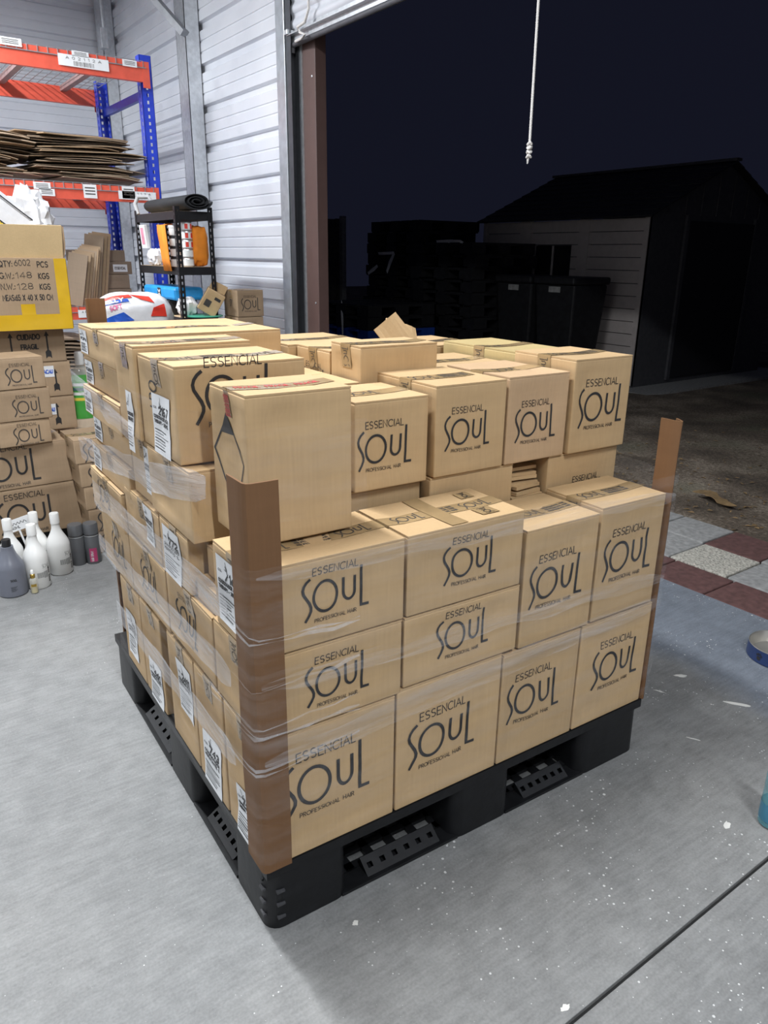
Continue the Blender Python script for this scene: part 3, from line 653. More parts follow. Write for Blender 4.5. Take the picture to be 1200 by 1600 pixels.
# bottom frame: flat ledge, slotted lattice, sloped plate with square holes in each opening
def base_frame(o, du, dv, gap):
    o, du, dv = Vector(o), Vector(du), Vector(dv); a, c = gap; ln = c-a
    m = Matrix((du, dv, Vector((0, 0, 1)))).transposed().to_4x4(); m.translation = o
    mb = MB(); mb.box(a-.02, c+.02, 0.0, .048, .001, .009, m)
    mb.build('base_ledge', M_BLKPL, pal)
    mb = MB(); e = m.to_3x3()
    s0, s1 = a+.055, c-.03; L_ = s1-s0
    mb.holed(m @ Vector((s0, .010, .009)), e @ Vector((0, .036, .024)).normalized(), e @ Vector((1, 0, 0)), e @ Vector((0, .003, -.003)), .046, L_, .013, .014, [L_*(k+.5)/6 for k in range(6)])
    for t in (s0, s1-.003): i0 = len(mb.v); mb.v += [tuple(m @ Vector(q)) for q in ((t, .010, .009), (t, .049, .009), (t, .049, .034), (t+.003, .010, .009), (t+.003, .049, .009), (t+.003, .049, .034))]; mb.f += [(i0, i0+1, i0+2), (i0+5, i0+4, i0+3), (i0, i0+2, i0+5, i0+3), (i0+1, i0+4, i0+5, i0+2), (i0, i0+3, i0+4, i0+1)]
    mb.build('holed_plate', M_BLKPL, pal)
    mb = MB()
    for v in (.050, .095, .140, .185, .230, .275, .320, .365, .410): mb.box(a, c, v, v+.020, .002, .012, m)
    k = a+.02
    while k < c: mb.box(k, k+.022, .050, .43, .002, .012, m); k += .066
    mb.build('base_lattice', M_BLKPL, pal)
for gap in ((.203, .50), (.70, .955)): base_frame((0, 0, 0), (1, 0, 0), (0, 1, 0), gap); base_frame((PL, PW, 0), (-1, 0, 0), (0, -1, 0), (PL-gap[1], PL-gap[0]))
for gap in ((.20, .455), (.68, 1.0)): base_frame((0, PW, 0), (0, -1, 0), (1, 0, 0), (PW-gap[1], PW-gap[0])); base_frame((PL, 0, 0), (0, 1, 0), (-1, 0, 0), gap)
for y0, y1 in ((.5, .7),): mb = MB(); mb.box(.2, 1.0, .51, .62, .001, .018); mb.box(.54, .66, .2, 1.0, .001, .018); mb.build('base_runner', M_BLKPL, pal)

# ================================================================== CARTONS ON THE PALLET (pallet frame metres)
GR = 'cartons on the pallet'
Z0 = .1735
def C(label, *a, **k):
    k.setdefault('group', GR); return Carton(label, *a, **k)
def front(c, cx, cz, w, x0, x1, z0): c.logo('F', cx-(x0+x1)/2, fv(c, cz-z0), w)
# -- front face, bottom row
def fc(label, x0, x1, y0, y1, z0, z1, lx0, lw, lz, **k):
    c = C(label, x0, x1, y0, y1, z0, z1, **k); c.logo('F', lx0+lw/2-(x0+x1)/2, fv(c, lz-z0), lw); return c
B1 = fc('bottom-row printed carton at the near corner, half behind the brown edge board', 0.0, .322, 0, .20, Z0, .487, .046, .207, .340)
B1.label('L', .20/2-.115, fv(B1, .232-Z0), .075, .125, '745')
fc('bottom-row printed carton, second from the near edge board', .324, .632, 0, .20, Z0, .496, .357, .199, .331)
fc('bottom-row printed carton, third from the near edge board', .634, .903, 0, .20, Z0, .488, .657, .183, .337)
fc('bottom-row printed carton at the right end above the pallet corner', .906, 1.19, 0, .20, Z0, .490, .965, .190, .334)
fc('wide low printed carton in the second row beside the near edge board', 0., .336, 0, .228, .488, .668, .102, .149, .577)
fc('wide low printed carton in the second row, next to the tall pair', .339, .673, 0, .20, .497, .668, .430, .150, .587)
A3 = fc('wide low printed carton in the third row, the tall plain box standing on it', 0., .339, 0, .20, .669, .853, .101, .149, .768)
A3.label('L', .0-.03, .0, .10, .145, '716')
B3 = fc('wide low printed carton in the third row with crossed tape on its top', .343, .670, 0, .20, .669, .854, .441, .148, .762)
B3.patch('T', -.045, 0, -.095, .095, M_TAPE, 'cross_tape', .002)
def sticker(c, u, v, w=.05):
    lb = c.patch('T', u-w/2, u+w/2, v-w*.45, v+w*.45, M_TAPE, 'tape_piece', .0022); mb = MB()
    ribbon(mb, place(logo_lines(w*.8)[0][0], u, v, 90), .002, lambda a, b: c.surf('T', a, b, .003)); mb.build('tape_print', M_INK, lb)
sticker(B3, .085, -.05); sticker(B3, .11, .06, .04)
fc('tall printed carton in the upper front, left of the pair by the right edge board', .680, .928, 0, .20, .4915, .799, .701, .185, .647)
fc('tall printed carton at the upper right front beside the right edge board', .934, 1.182, 0, .20, .4935, .810, .959, .189, .660)
# -- left face, bottom row
def lc(label, x1, y0, y1, z0, z1, num=None, ly=None, lz=None, lw=.10, lh=.13, logo=None, x0=0., lines=('CONDICIONADOR', 'HIDRATANTE 1L'), **k):
    c = C(label, x0, x1, y0, y1, z0, z1, **k); cy_ = (y0+y1)/2
    if ly is not None: c.label('L', cy_-ly, fv(c, lz-z0), lw, lh, num, lines)
    if logo: c.logo('L', cy_-logo[0], fv(c, logo[1]-z0), logo[2], M_INK)
    return c
lc('left-side bottom carton labelled 743, second from the near corner', .318, .206, .388, Z0, .482, '743', .30, .245, .11, .14)
lc('left-side bottom carton with torn label, third from the near corner', .30, .392, .592, Z0, .476, '2411', .475, .35, .105, .15)
lc('left-side bottom carton with a lower white label, fourth from the near corner', .30, .652, .838, Z0, .470, '461', .735, .236, .11, .13)
lc('left-side bottom carton at the far pallet corner', .30, .842, 1.045, Z0, .462, '318', .97, .28, .10, .15)
# -- left face, second row (print on the side)
lc('left-side second-row carton with printed side, nearest the brown edge board', .336, .233, .546, .489, .660, logo=(.42, .565, .145))
lc('left-side second-row carton with printed side, in the middle', .32, .552, .880, .478, .655, logo=(.72, .56, .145))
lc('left-side second-row carton with printed side, farthest', .32, .884, 1.20, .464, .640, logo=(1.03, .545, .145))
# -- third row
small = C('small pale carton wedged in a gap beside the near edge board', .035, .30, .212, .335, .7175, .790, tape=False)
C('small plain carton under the wedged one on the left side', .01, .30, .205, .345, .6615, .7165, tape=False)
lc('left-side carton labelled 772 under the stretch film', .30, .355, .560, .661, .800, '772', .477, .722, .115, .125, lines=('SHAMPOO LISO', 'PERFEITO 1L'))
lc('left-side third-row carton with a tall label, beside the 772 one', .30, .565, .872, .661, .793, None, .655, .74, .075, .10)
lc('left-side third-row carton at the far end, its printed lid edge sticking out', .33, .878, 1.235, .642, .762, logo=(1.1, .70, .12), x0=-.01)
# -- fourth row
L4 = lc('plain carton with a dark tape strip under the carton marked 2187', .30, .310, .608, .8015, .964)
L4.logo('F', .035, -.015, .22)
lc('recessed plain carton between the flat cartons and the 2187 one', .28, .612, .800, .7945, .962, None, .655, .88, .055, .12, x0=.012)
FL = [('lowest', .7635, .848, -.0), ('second lowest', .850, .934, .012), ('middle', .936, 1.020, -.006), ('second highest', 1.022, 1.106, .006), ('topmost', 1.108, 1.196, 0)]
for nm, a, b_, dx in FL:
    c = C('%s of the five flat wide cartons at the far left corner' % nm, .0+dx, .462+dx, .806, 1.218, a, b_)
    c.label('L', -.145, 0, .085, .066, None, ('KIT CACAU', 'THERAPY'))
    if nm == 'topmost': c.logo('F', .011, -.02, .098)
# -- top left
c2187 = lc('carton marked 2187 on its white label, large print half hidden on its front', .304, .357, .618, .9655, 1.176, '2187', .475, 1.03, .115, .135, lines=('CONDICIONADOR ACAI', 'THERAPY - 300ML'))
c2187.logo('F', -.02, fv(c2187, 1.108-.9655), .19); c2187.words('L', -.01, .025, 'LRO', .05, .06, .004, M_INK, rot=90)
lc('slightly taller carton directly behind the one marked 2187', .29, .622, .79, .9635, 1.190, None, .70, 1.0, .05, .15, x0=-.008)
# -- the tall plain box on the near corner
a4 = C('tall plain carton with a black diamond mark standing on the near corner', .046, .275, .104, .285, .8545, 1.152, tape=False)
tp = a4.patch('T', -.112, .112, -.024, .024, M_TAPE, 'tape', .0012); 
mb = MB()
for k in range(3): ribbon(mb, place(text('FRAGIL', .016, .05), -.07+.065*k, -.008), .003, lambda a, b: a4.surf('T', a, b, .002))
mb.build('tape_print', M_REDINK, tp)
tl = a4.patch('L', -.012, .012, .095, .147, M_TAPE, 'tape_end', .0012); mb = MB()
for k in range(3): ribbon(mb, place(text('FRAGIL', .007, .045), -.008+.008*k+.002, .120, 90), .0022, lambda a, b: a4.surf('L', a, b, .002))
mb.build('tape_print', M_REDINK, tl)
mb = MB(); fnL = lambda a, b: a4.surf('L', a, b, .001)
dm = [(-.078, .020), (-.018, .098), (.062, .012), (.018, -.068), (-.020, -.060), (-.078, .020)]; ribbon(mb, [dm], .005, fnL)
def fillpoly(mb, pts, fn): i = len(mb.v); mb.v += [tuple(fn(*p)) for p in pts]; mb.f.append(tuple(range(i, i+len(pts))))
fillpoly(mb, [(-.018, .100), (.016, .062), (-.047, .058)], fnL); fillpoly(mb, [(-.024, -.058), (.022, -.066), (.018, -.072), (-.014, -.072)], fnL)
mb.build('diamond_mark', M_INK, a4.root); a4.words('L', .0, -.125, 'ON', .016, None, .003)
# -- second tier behind the front row (y > .2)
C('carton mostly hidden under the plain-topped printed one, left of the gap', .345, .546, .235, .44, Z0, .884, tape=False)
C('carton whose bare face shows under the row of three upper printed cartons', .552, .822, .208, .46, Z0, .892, tape=False)
Te = C('carton with cut-off word mark behind the right tall carton', .946, 1.222, .208, .46, Z0, .894, tape=False); Te.logo('F', .02, fv(Te, .755-Z0), .15)
for k in range(6):
    mb = MB(); mb.box(-.048, .048, -.09+.004*k, .09, 0, .009); q = mb.build('folded_carton', M_CARD, rot=(R(random.uniform(-2, 2)), R(random.uniform(-3, 3)), PA+R(random.uniform(-9, 9)))); q.location = P(.884, .31, .795+.0125*k)
    tag(q, 'folded cardboard piece pushed into the gap above the tall front cartons', 'cardboard', 'folded cardboard in the gap')
mb = MB(); mb.box(-.055, .055, -.095, .095, 0, .794-Z0); q = mb.build('carton', M_CARD, rz=PA, loc=P(.884, .31, Z0)); tag(q, 'carton deep in the gap that holds the folded cardboard', 'carton', GR)
# inner cartons that carry the top layer
for k, (x0, x1, y0, y1) in enumerate(((.31, .545, .445, .80), (.55, .90, .465, .80), (.905, 1.21, .465, .80), (.48, .84, .806, 1.2), (.845, 1.21, .806, 1.2))):
    c = C('inner carton of the pallet load, covered by the top layer', x0, x1, y0, y1, Z0, .890, tape=False, flaps=False)
# -- top tier
fc('upper printed carton just right of the tall plain one, top lower than its neighbour', .346, .550, .216, .425, .8855, 1.093, .354, .149, .981)
fc('upper printed carton, left of the middle pair', .556, .776, .20, .455, .8935, 1.114, .585, .140, .998)
fc('upper printed carton, right of the middle pair, pinkish', .780, .993, .20, .455, .8935, 1.117, .810, .142, .991, mat=cardboard('pinkish_cardboard', (.49, .332, .195), .01))
e4 = fc('upper printed carton at the right end with a dented edge and the largest print', .998, 1.222, .19, .425, .8955, 1.147, 1.024, .173, 1.016)
C('plain carton top showing behind the tall plain box', .308, .500, .440, .80, .8905, 1.094, tape=False)
C('plain carton with sagging lid standing high behind the upper row', .503, .745, .445, .60, .8905, 1.180)
g = C('carton with printed side behind the sagging-lid one', .505, .755, .607, .803, .8915, 1.152); g.logo('L', 0, .035, .13)
C('far carton behind the printed-side one, next to the flat cartons', .482, .752, .810, 1.09, .8905, 1.150)
k_ = C('carton with wide dark tape behind the middle pair', .762, 1.02, .462, .722, .8935, 1.108)
C('wide olive-toned carton behind the right end of the upper row', 1.026, 1.232, .432, .79, .8945, 1.138, mat=cardboard('olive_cardboard', (.47, .36, .17), .01))
i_ = C('carton with sideways print at the far right corner of the load', .975, 1.205, .812, 1.09, .8915, 1.120); i_.logo('F', -.04, .04, .10)
n_ = C('open carton with raised flaps at the back of the load', .768, .965, .812, 1.05, .8905, 1.118, tape=False, flaps=False)
def slabobj(name, mat, parent, size, loc, rot):
    mb = MB(); sx, sy, sz = size; nx = 6
    for i in range(nx+1):
        x = -sx/2+sx*i/nx
        for y in (-sy/2, sy/2):
            zz = .012*math.sin(3*x/sx+y*4); mb.v += [(x, y, zz), (x, y, zz+sz)]
    for i in range(nx):
        a = i*4
        mb.f += [(a, a+4, a+6, a+2), (a+1, a+3, a+7, a+5), (a, a+1, a+5, a+4), (a+2, a+6, a+7, a+3)]
    mb.f += [(0, 2, 3, 1), (nx*4, nx*4+1, nx*4+3, nx*4+2)]
    return mb.build(name, mat, parent, loc=loc, rot=rot)
slabobj('flap', M_CARD, n_.root, (.085, .115, .005), (.020, -.075, .262), (R(66), R(-34), R(-8)))
slabobj('flap', M_CARD, n_.root, (.115, .10, .005), (.066, -.045, .256), (R(52), R(26), R(6)))
slabobj('flap', M_CARD, n_.root, (.04, .18, .005), (.094, .02, .246), (R(2), R(82), 0))

# ================================================================== EDGE BOARDS
def edgeboard(label, fx, fy, d1, d2, z0, z1, l1=.058, l2=.058, lean=(0, 0)):
    """L profile: fold at (fx, fy) in the pallet frame, flanges along d1 and d2"""
    t = .0045; d1 = Vector((*d1, 0)).normalized(); d2 = Vector((*d2, 0)).normalized(); f = Vector((fx, fy, 0)); r = .008
    path = [f+d1*l1, f+d1*(l1*.5), f+d1*r, f+d1*r*.3+d2*r*.3, f+d2*r, f+d2*(l2*.5), f+d2*l2]
    nrm = []
    for k in range(len(path)):
        d = (path[min(k+1, len(path)-1)]-path[max(k-1, 0)]).normalized(); nrm.append(Vector((d.y, -d.x, 0)))
    mid = (d1+d2); 
    if nrm[3].dot(mid) > 0: nrm = [-n for n in nrm]
    mb = MB(); nz = 24; m = len(path)
    for k in range(nz+1):
        z = z0+(z1-z0)*k/nz
        for q, n in zip(path, nrm):
            wv = .0025*noise.noise(Vector((q.x*20, q.y*20, z*5)))
            for off in (0, t): mb.v.append(tuple(q+n*(off+wv)+Vector((lean[0]*(z-z0), lean[1]*(z-z0), z))))
    for k in range(nz):
        for j in range(m-1):
            a = k*2*m+2*j; b_ = a+2*m
            mb.f += [(a+1, a+3, b_+3, b_+1), (a, b_, b_+2, a+2)]
        a = k*2*m; b_ = a+2*m; mb.f += [(a, a+1, b_+1, b_), (a+2*m-2, b_+2*m-2, b_+2*m-1, a+2*m-1)]
    for a in (0, nz*2*m):
        for j in range(m-1): mb.f.append((a+2*j, a+2*j+1, a+2*j+3, a+2*j+2))
    o = mb.build('edge_board', M_BOARD, smooth=True); o.location = P(0, 0, 0); o.rotation_euler = (0, 0, PA)
    return tag(o, label, 'edge board', 'brown cardboard edge boards')
edgeboard('brown cardboard edge board at the near corner of the load', -.005, -.005, (0, 1), (1, 0), Z0, 1.022, .075, .060)
edgeboard('brown edge board rising above the load at its right corner', 1.200, -.004, (0, 1), (.55, .83), Z0, 1.0, .062, .045, lean=(-.004, 0))
edgeboard('brown edge board top showing behind the flat cartons at the far left', .042, 1.262, (1, 0), (0, -1), .03, 1.262, .055, .020)

# ================================================================== STRETCH FILM
film = empty('stretch_film', 'clear wrinkled stretch film wound around the cartons and edge boards', 'stretch film', P(0, 0, 0), PA)
def band(path, z0, z1, mat, name, rise=0, seed=0, amp=.004, taper=0):
    pts = []; n = len(path)
    for a, c in zip(path, path[1:]):
        a, c = Vector(a), Vector(c); k = max(1, int((c-a).length/.03)); pts += [a+(c-a)*j/k for j in range(k)]
    pts.append(Vector(path[-1])); tot = len(pts); mb = MB(); m = max(3, int((z1-z0)/.02))
    for i, q in enumerate(pts):
        d = (pts[min(i+1, tot-1)]-pts[max(0, i-1)]).normalized(); nr = Vector((d.y, -d.x)); t = i/tot
        for j in range(m+1):
            kk = 1-max(0, 1-min(t if taper > 1 else 1, 1-t)/.07)*.80 if taper else 1
            s = j/m; z = (z0+z1)/2+(z1-z0)*(s-.5)*kk+rise*t+.010*noise.noise(Vector((t*9+seed, s*.5, seed)))
            w = amp*(1+noise.noise(Vector((q.x*5+seed, q.y*5, z*26))))
            mb.v.append((q.x+nr.x*w, q.y+nr.y*w, z))
    for i in range(tot-1):
        for j in range(m): a = i*(m+1)+j; mb.f.append((a, a+m+1, a+m+2, a+1))
    return mb.build(name, mat, film, smooth=True)
# path counter-clockwise seen from above so that the outward normal points away from the load
loop = [(-.012, 1.195), (-.015, .6), (-.014, .03), (-.011, -.002), (.002, -.013), (.04, -.014), (.6, -.010), (1.17, -.009), (1.200, -.011), (1.212, .006), (1.229, .05), (1.234, .6), (1.24, 1.26), (1.2, 1.28), (.6, 1.286), (.04, 1.285), (-.012, 1.195)]
band(loop[:-2], .47, .86, M_FILM, 'film_sheet', 0, 1, .003)
band([(-.012, 1.05)]+loop[1:10], .20, .52, M_FILM, 'film_sheet', 0, 4, .004)
band([(-.012, 1.05), (-.015, .6), (-.014, .09)], .305, .370, M_FILM2, 'film_band', .070, 2, .004, 1)
band([(-.012, 1.195), (-.015, .6), (-.014, .09)], .485, .550, M_FILM2, 'film_band', .080, 3, .004, 1)
band([(-.012, 1.195), (-.015, .6), (-.014, .09)], .650, .725, M_FILM2, 'film_band', .06, 5, .004, 1)
band(loop[4:9], .830, .865, M_FILM3, 'film_band', -.045, 7, .003, 2)
band(loop[4:9], .60, .64, M_FILM3, 'film_band', -.05, 8, .003, 2)
band(loop[4:9], .42, .475, M_FILM3, 'film_band', .05, 13, .003, 2)
glint_path = [(-.016, .30), (-.014, .03), (-.0115, -.002), (.002, -.0135), (.04, -.0145), (.22, -.012)]  # thin pale ribbons stand in for highlight lines on the film's wrinkles
for z_, r_, sd_ in ((.742, -.035, 21), (.728, -.03, 22), (.600, .02, 23), (.520, -.02, 24), (.508, .03, 25), (.497, .01, 26), (.405, .045, 27), (.388, .055, 28)): band(glint_path, z_, z_+.0045, M_FILMS, 'film_wrinkle_glint', r_, sd_, .0015, 2)
up_ = [(-.022, 1.235), (-.020, .80), (-.018, .60), (-.014, .37), (.028, .265), (.030, .100), (.04, .092), (.30, .094), (.345, .20)]
band(up_[:8], .90, 1.09, M_FILM, 'film_sheet', .0, 9, .007)
band(up_[:5], .79, .86, M_FILM2, 'film_band', .12, 10, .010, 1)
band(up_[:3], 1.01, 1.06, M_FILM2, 'film_band', -.05, 12, .010)

# ================================================================== LEFT: floor stacks of cartons
def RC(label, *a, **k):
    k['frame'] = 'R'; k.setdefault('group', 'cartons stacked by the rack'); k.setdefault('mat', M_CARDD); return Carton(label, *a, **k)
dp = empty('filler_pallet', 'made-up dark pallet filling the shaded gap under the two big printed cartons', 'pallet', (0, 0, 0))  # pallet made up to carry the cartons, dark like the shade below them
for x in (-.38, -.08, .18): b = MB(); b.box(x, x+.09, 2.62, 3.0, 0, .07); b.build('skid', M_BLKPL, dp)
for k in range(4): b = MB(); b.box(-.40, .29, 2.60+.105*k, 2.68+.105*k, .0705, .100); b.build('deck_board', M_BLKPL, dp)
q = RC('big printed carton low on the stack behind the white bottles', -.40, .282, 2.56, 3.0, .1015, .338, rot=2); q.logo('F', .095, -.012, .26)
q = RC('big printed carton, upper of the pair behind the white bottles', -.42, .262, 2.56, 3.0, .3395, .545, rot=2); q.logo('F', .068, .002, .255)
for k, (dx, z0, z1, rz, top) in enumerate(((-.012, .5465, .660, 7, 'lowest'), (.008, .6615, .803, 4, 'middle'), (-.003, .8045, .945, 5, 'topmost'))):
    q = RC('%s small printed carton of the short stack at the left picture edge' % top, -.035+dx, .197+dx, 2.54, 2.78, z0, z1, rot=rz, tape=(k < 2)); q.logo('F', .012, -.008, .128, M_INKS)
q = RC('small carton cut off by the picture edge, beside the middle one', -.29, -.05, 2.54, 2.78, .6615, .790, rot=4); 
for k in range(5):
    dx = (0., .012, .022, .03, .034)[4-k]
    q = RC('%s of the five small printed cartons between the bottles and the pallet' % ('bottom one', 'second from bottom', 'middle one', 'second from top', 'top one')[k], .262+dx-.01, .50+dx, 2.40, 2.66, .1145*k+.0005, .1145*(k+1)); q.logo('F', -.01, -.005, .15, M_INKS)
q = RC('large carton with a bare pale top behind the small printed stack', .33, .78, 2.90, 3.46, 0.0, .45, tape=False)
# care-marked cartons with arrows
def arrow(c, u, v, h, face='F'):
    mb = MB(); f = lambda a, b_: c.surf(face, a, b_, .001); ribbon(mb, [[(u, v-h/2), (u, v+h/2-.012)]], .008, f)
    fillpoly(mb, [(u-.012, v+h/2-.018), (u+.012, v+h/2-.018), (u, v+h/2+.006)], f); fillpoly(mb, [(u-.014, v-h/2-.012), (u-.014, v-h/2+.022), (u, v-h/2+.036), (u+.014, v-h/2+.022), (u+.014, v-h/2-.012), (u, v-h/2+.004)], f)
    mb.build('printed_arrow', M_INK, c.root)
zz = [0.0, .165, .33, .50, .675, .855, 1.022]
for k in range(6):
    nm = ('bottom', 'second lowest', 'third lowest', 'third highest', 'second highest', 'topmost')[k]
    q = RC('%s carton of the fragile-marked stack with up arrows' % nm, .03+.004*k*(-1)**k, .425-.012*(k == 5), 3.02+(.0 if k > 2 else .45), 3.34+(.0 if k > 2 else .45) if k > 2 else 3.78, zz[k]+.0005, zz[k+1]-.0005, tape=False) if k > 2 else None
    if q is None: continue
    if k == 5:
        arrow(q, -.055, .005, .12); arrow(q, .115, .008, .12); q.words('F', .030, .036, 'CUIDADO', .024, .105, .0055); q.words('F', .030, -.012, 'FRAGIL', .022, .080, .0055)
    else:
        arrow(q, .11, .0, .10); arrow(q, -.09, .0, .10)
        p_ = q.patch('F', .035, .105, -.005+.02*(k == 4), .052+.02*(k == 4), M_PAPER, 'paper_note', .0018); mb = MB(); ribbon(mb, place(text('CACAU', .018, .055), .07, .014+.02*(k == 4)), .004, lambda a, b_: q.surf('F', a, b_, .003)); mb.build('note_print', M_PBLUE, p_)
# support below that stack
q = RC('plain carton carrying the fragile-marked stack', .02, .325, 3.03, 3.4, 0.0, .4995, tape=False)
# yellow taped box
yb = RC('brown carton edged with yellow tape, lid folded open, handwritten weights', -.42, .447, 2.94, 3.40, 1.0225, 1.365, tape=False, flaps=False, mat=M_CARDD, group=None, amp=.008)
yb.patch('F', -.43, .43, -.168, -.095, M_YTAPE, 'yellow_tape', .0012); yb.patch('F', .375, .431, -.095, .168, M_YTAPE, 'yellow_tape', .0012)
yb.patch('F', .20, .265, -.095, -.045, M_YTAPE, 'yellow_tape', .0013); yb.patch('R', -.228, -.18, -.165, .165, M_YTAPE, 'yellow_tape', .0012)
def ytext(t, u, v, h, w, lw=.0045, m=None): return yb.words('F', u, v, t, h, w, lw, m)
for t, v, a in (('QTY:', .132, 'PCS'), ('G.W.:', .078, 'KGS'), ('N.W.:', .028, 'KGS')): ytext(t, .155, v-.002, .025, .062, .0036); ytext(a, .322, v-.004, .025, .048, .0036)
for t, v in (('6002', .135), ('148', .078), ('128', .026)): yb.words('F', .232, v, t, .026, .07, .0025, M_INKS, rot=2)
ytext('MEAS:65 X 40 X 50 CM', .238, -.026, .025, .225, .0036)
o = slabobj('flap', cardboard('brightened_carton_lid', (.66, .48, .26)), yb.root, (.86, .155, .006), (0.0, -.275, .370), (R(118), 0, 0)); o.rotation_euler = (R(-75), 0, 0); o.location = (-.005, -.248, .412)  # extra brightness put into this flap's colour; its facing leaves it dull
slabobj('flap', M_CARDD, yb.root, (.155, .42, .006), (.438, .01, .41), (0, R(-78), 0))
slabobj('flap', M_CARDD, yb.root, (.86, .14, .006), (0, .235, .41), (R(80), 0, 0))
# crumpled bags in the box
def blob(name, mat, parent, loc, size, e=.6, amp=.12, f=3., seed=0, n=28, rot=(0, 0, 0), flat=0.):
    mb = MB(); sg = lambda v, p: math.copysign(abs(v)**p, v)
    for i in range(n//2+1):
        ph = -math.pi/2+math.pi*i/(n//2)
        for j in range(n):
            th = 2*math.pi*j/n
            v = Vector((sg(math.cos(ph), e)*sg(math.cos(th), e), sg(math.cos(ph), e)*sg(math.sin(th), e), sg(math.sin(ph), e)))
            k = 1+amp*noise.noise(v*f+Vector((seed, seed*2, 0)))+amp*.5*noise.noise(v*f*2.6+Vector((seed, 3, seed)))
            v = Vector((v.x*size[0]*k, v.y*size[1]*k, v.z*size[2]*k))
            if v.z < -size[2]*(1-flat): v.z = -size[2]*(1-flat)
            mb.v.append(tuple(v))
    for i in range(n//2):
        for j in range(n): a = i*n+j; b_ = i*n+(j+1) % n; mb.f.append((a, b_, b_+n, a+n))
    return mb.build(name, mat, parent, smooth=True, loc=loc, rot=rot)
tag(blob('plastic_bag', M_BAG, None, (.335, 3.09, 1.52), (.105, .09, .155), .9, .35, 3.2, 4, 40), 'crumpled white plastic bag rising from the yellow-taped carton', 'plastic bag')
mb = MB(); n = 8
for i in range(n+1):
    for j in range(n+1):
        u, v = -.16+.32*i/n, -.115+.23*j/n; mb.v.append((u, .012*math.sin(u*9+v*5), v))
for i in range(n):
    for j in range(n): a = i*(n+1)+j; mb.f.append((a, a+n+1, a+n+2, a+1))
env = mb.build('mailer_bag', M_BAG, None, smooth=True, loc=(.185, 2.99, 1.53), rot=(R(-6), R(38), 0)); sm = env.modifiers.new('t', 'SOLIDIFY'); sm.thickness = .006
tag(env, 'white printed mailer bag leaning in the yellow-taped carton', 'mailer bag')
mb = MB(); fe = lambda a, b_: Vector((a, .012*math.sin(a*9+b_*5)-.0085, b_))
ribbon(mb, [[(-.14, .095), (.14, .095)]], .006, fe); ribbon(mb, place(text('DELIVERY KITS', .018, .2), .02, -.07), .003, fe); fillpoly(mb, [(-.02, -.035), (.12, -.035), (.12, .0), (-.02, .0)], fe)
mb.build('print', M_INK, env)
mb = MB(); ribbon(mb, place(text('PREMIUM', .018, .11), .05, -.027), .004, lambda a, b_: fe(a, b_)+Vector((0, -.001, 0))); mb.build('print', M_YEL, env)

# ================================================================== BOTTLES
def bottle(label, x, y, prof, mat, cap, capmat, lab=None, prints=None, name='bottle', rz=0, extra=None):
    r = empty(name, label, 'bottle' if name == 'bottle' else 'can', (x, y, .0), rz)
    b = MB(); b.lathe(prof, 32); b.build('body', mat, r, smooth=True)
    b = MB(); b.lathe(cap, 28); b.build('cap', capmat, r, smooth=True)
    return r
def cyl_print(parent, R_, z, a0, items, mat, off=.0008, name='print'):
    mb = MB()
    for lines, lw in items: ribbon(mb, lines, lw, lambda u, v: Vector(((R_+off)*math.cos(a0+u/R_), (R_+off)*math.sin(a0+u/R_), z+v)), .01)
    return mb.build(name, mat, parent)
def bottle_prof(r, h, neck, hs, hn):
    p = [(r*.88, 0), (r, .008)]
    p += [(r, hs)]
    for k in range(1, 9):
        t = k/8; p.append((neck+(r-neck)*(1+math.cos(math.pi*t))/2, hs+(hn-hs)*t))
    return p+[(neck, h)]
A0 = R(-100)
wp = bottle_prof(.050, .250, .018, .135, .228); wc = [(.0200, .240), (.0200, .285), (.0185, .288), (0, .288)]
b1 = bottle('white bottle standing alone, right of the bottle cluster', .105, 2.275, wp, M_WBOT, wc, M_WBOT)
b2 = bottle('white bottle at the front of the cluster behind the small serum bottle', -.012, 2.175, wp, M_WBOT, wc, M_WBOT)
b3 = bottle('white bottle at the back of the cluster, neck beside the note card', .028, 2.335, wp, M_WBOT, wc, M_WBOT)
b4 = bottle('white bottle half hidden behind the grey bottle', -.085, 2.30, wp, M_WBOT, wc, M_WBOT)
M_GREYTXT = plain('grey_print', (.28, .28, .27), .6)
for b_ in (b1, b2, b3):
    cyl_print(b_, .050, .055, A0+.25, [([[(x*.004-.012, .0), (x*.004-.012, .022)] for x in range(7)], .0028), ([[(x*.004+.016, -.004), (x*.004+.016, .024)] for x in range(5)], .003)], M_GREYTXT)
    cyl_print(b_, .050, .105, A0+.8, [(place(logo_lines(.035)[0][0], 0, 0), .0015)], M_GREYTXT)
    cyl_print(b_, .050, .06, A0+1.15, [(place(text('SOUL HAIR', .007, .07), 0, 0, 90), .0028)], M_INKS)
gp = [(.053, 0), (.058, .006), (.058, .122), (.0555, .136), (.047, .152), (.034, .178), (.027, .200), (.025, .212), (.025, .217)]
gb = bottle('dark grey bottle with black cap at the left edge of the floor', -.118, 2.155, gp, M_GREYB, [(.0185, .215), (.0185, .245), (.017, .248), (0, .248)], M_BLACK)
cyl_print(gb, .058, .05, A0+.15, [(place(text('SOUL', .009, .024), 0, .025), .002), ([[(-.014, -.004*k), (.010-.004*(k % 3), -.004*k)] for k in range(6)], .0014)], M_INK)
sp1 = [(.033, 0), (.034, .004), (.034, .132), (.032, .138), (.0315, .141), (.0315, .145), (.0335, .147), (.0335, .190), (.031, .197), (0, .198)]
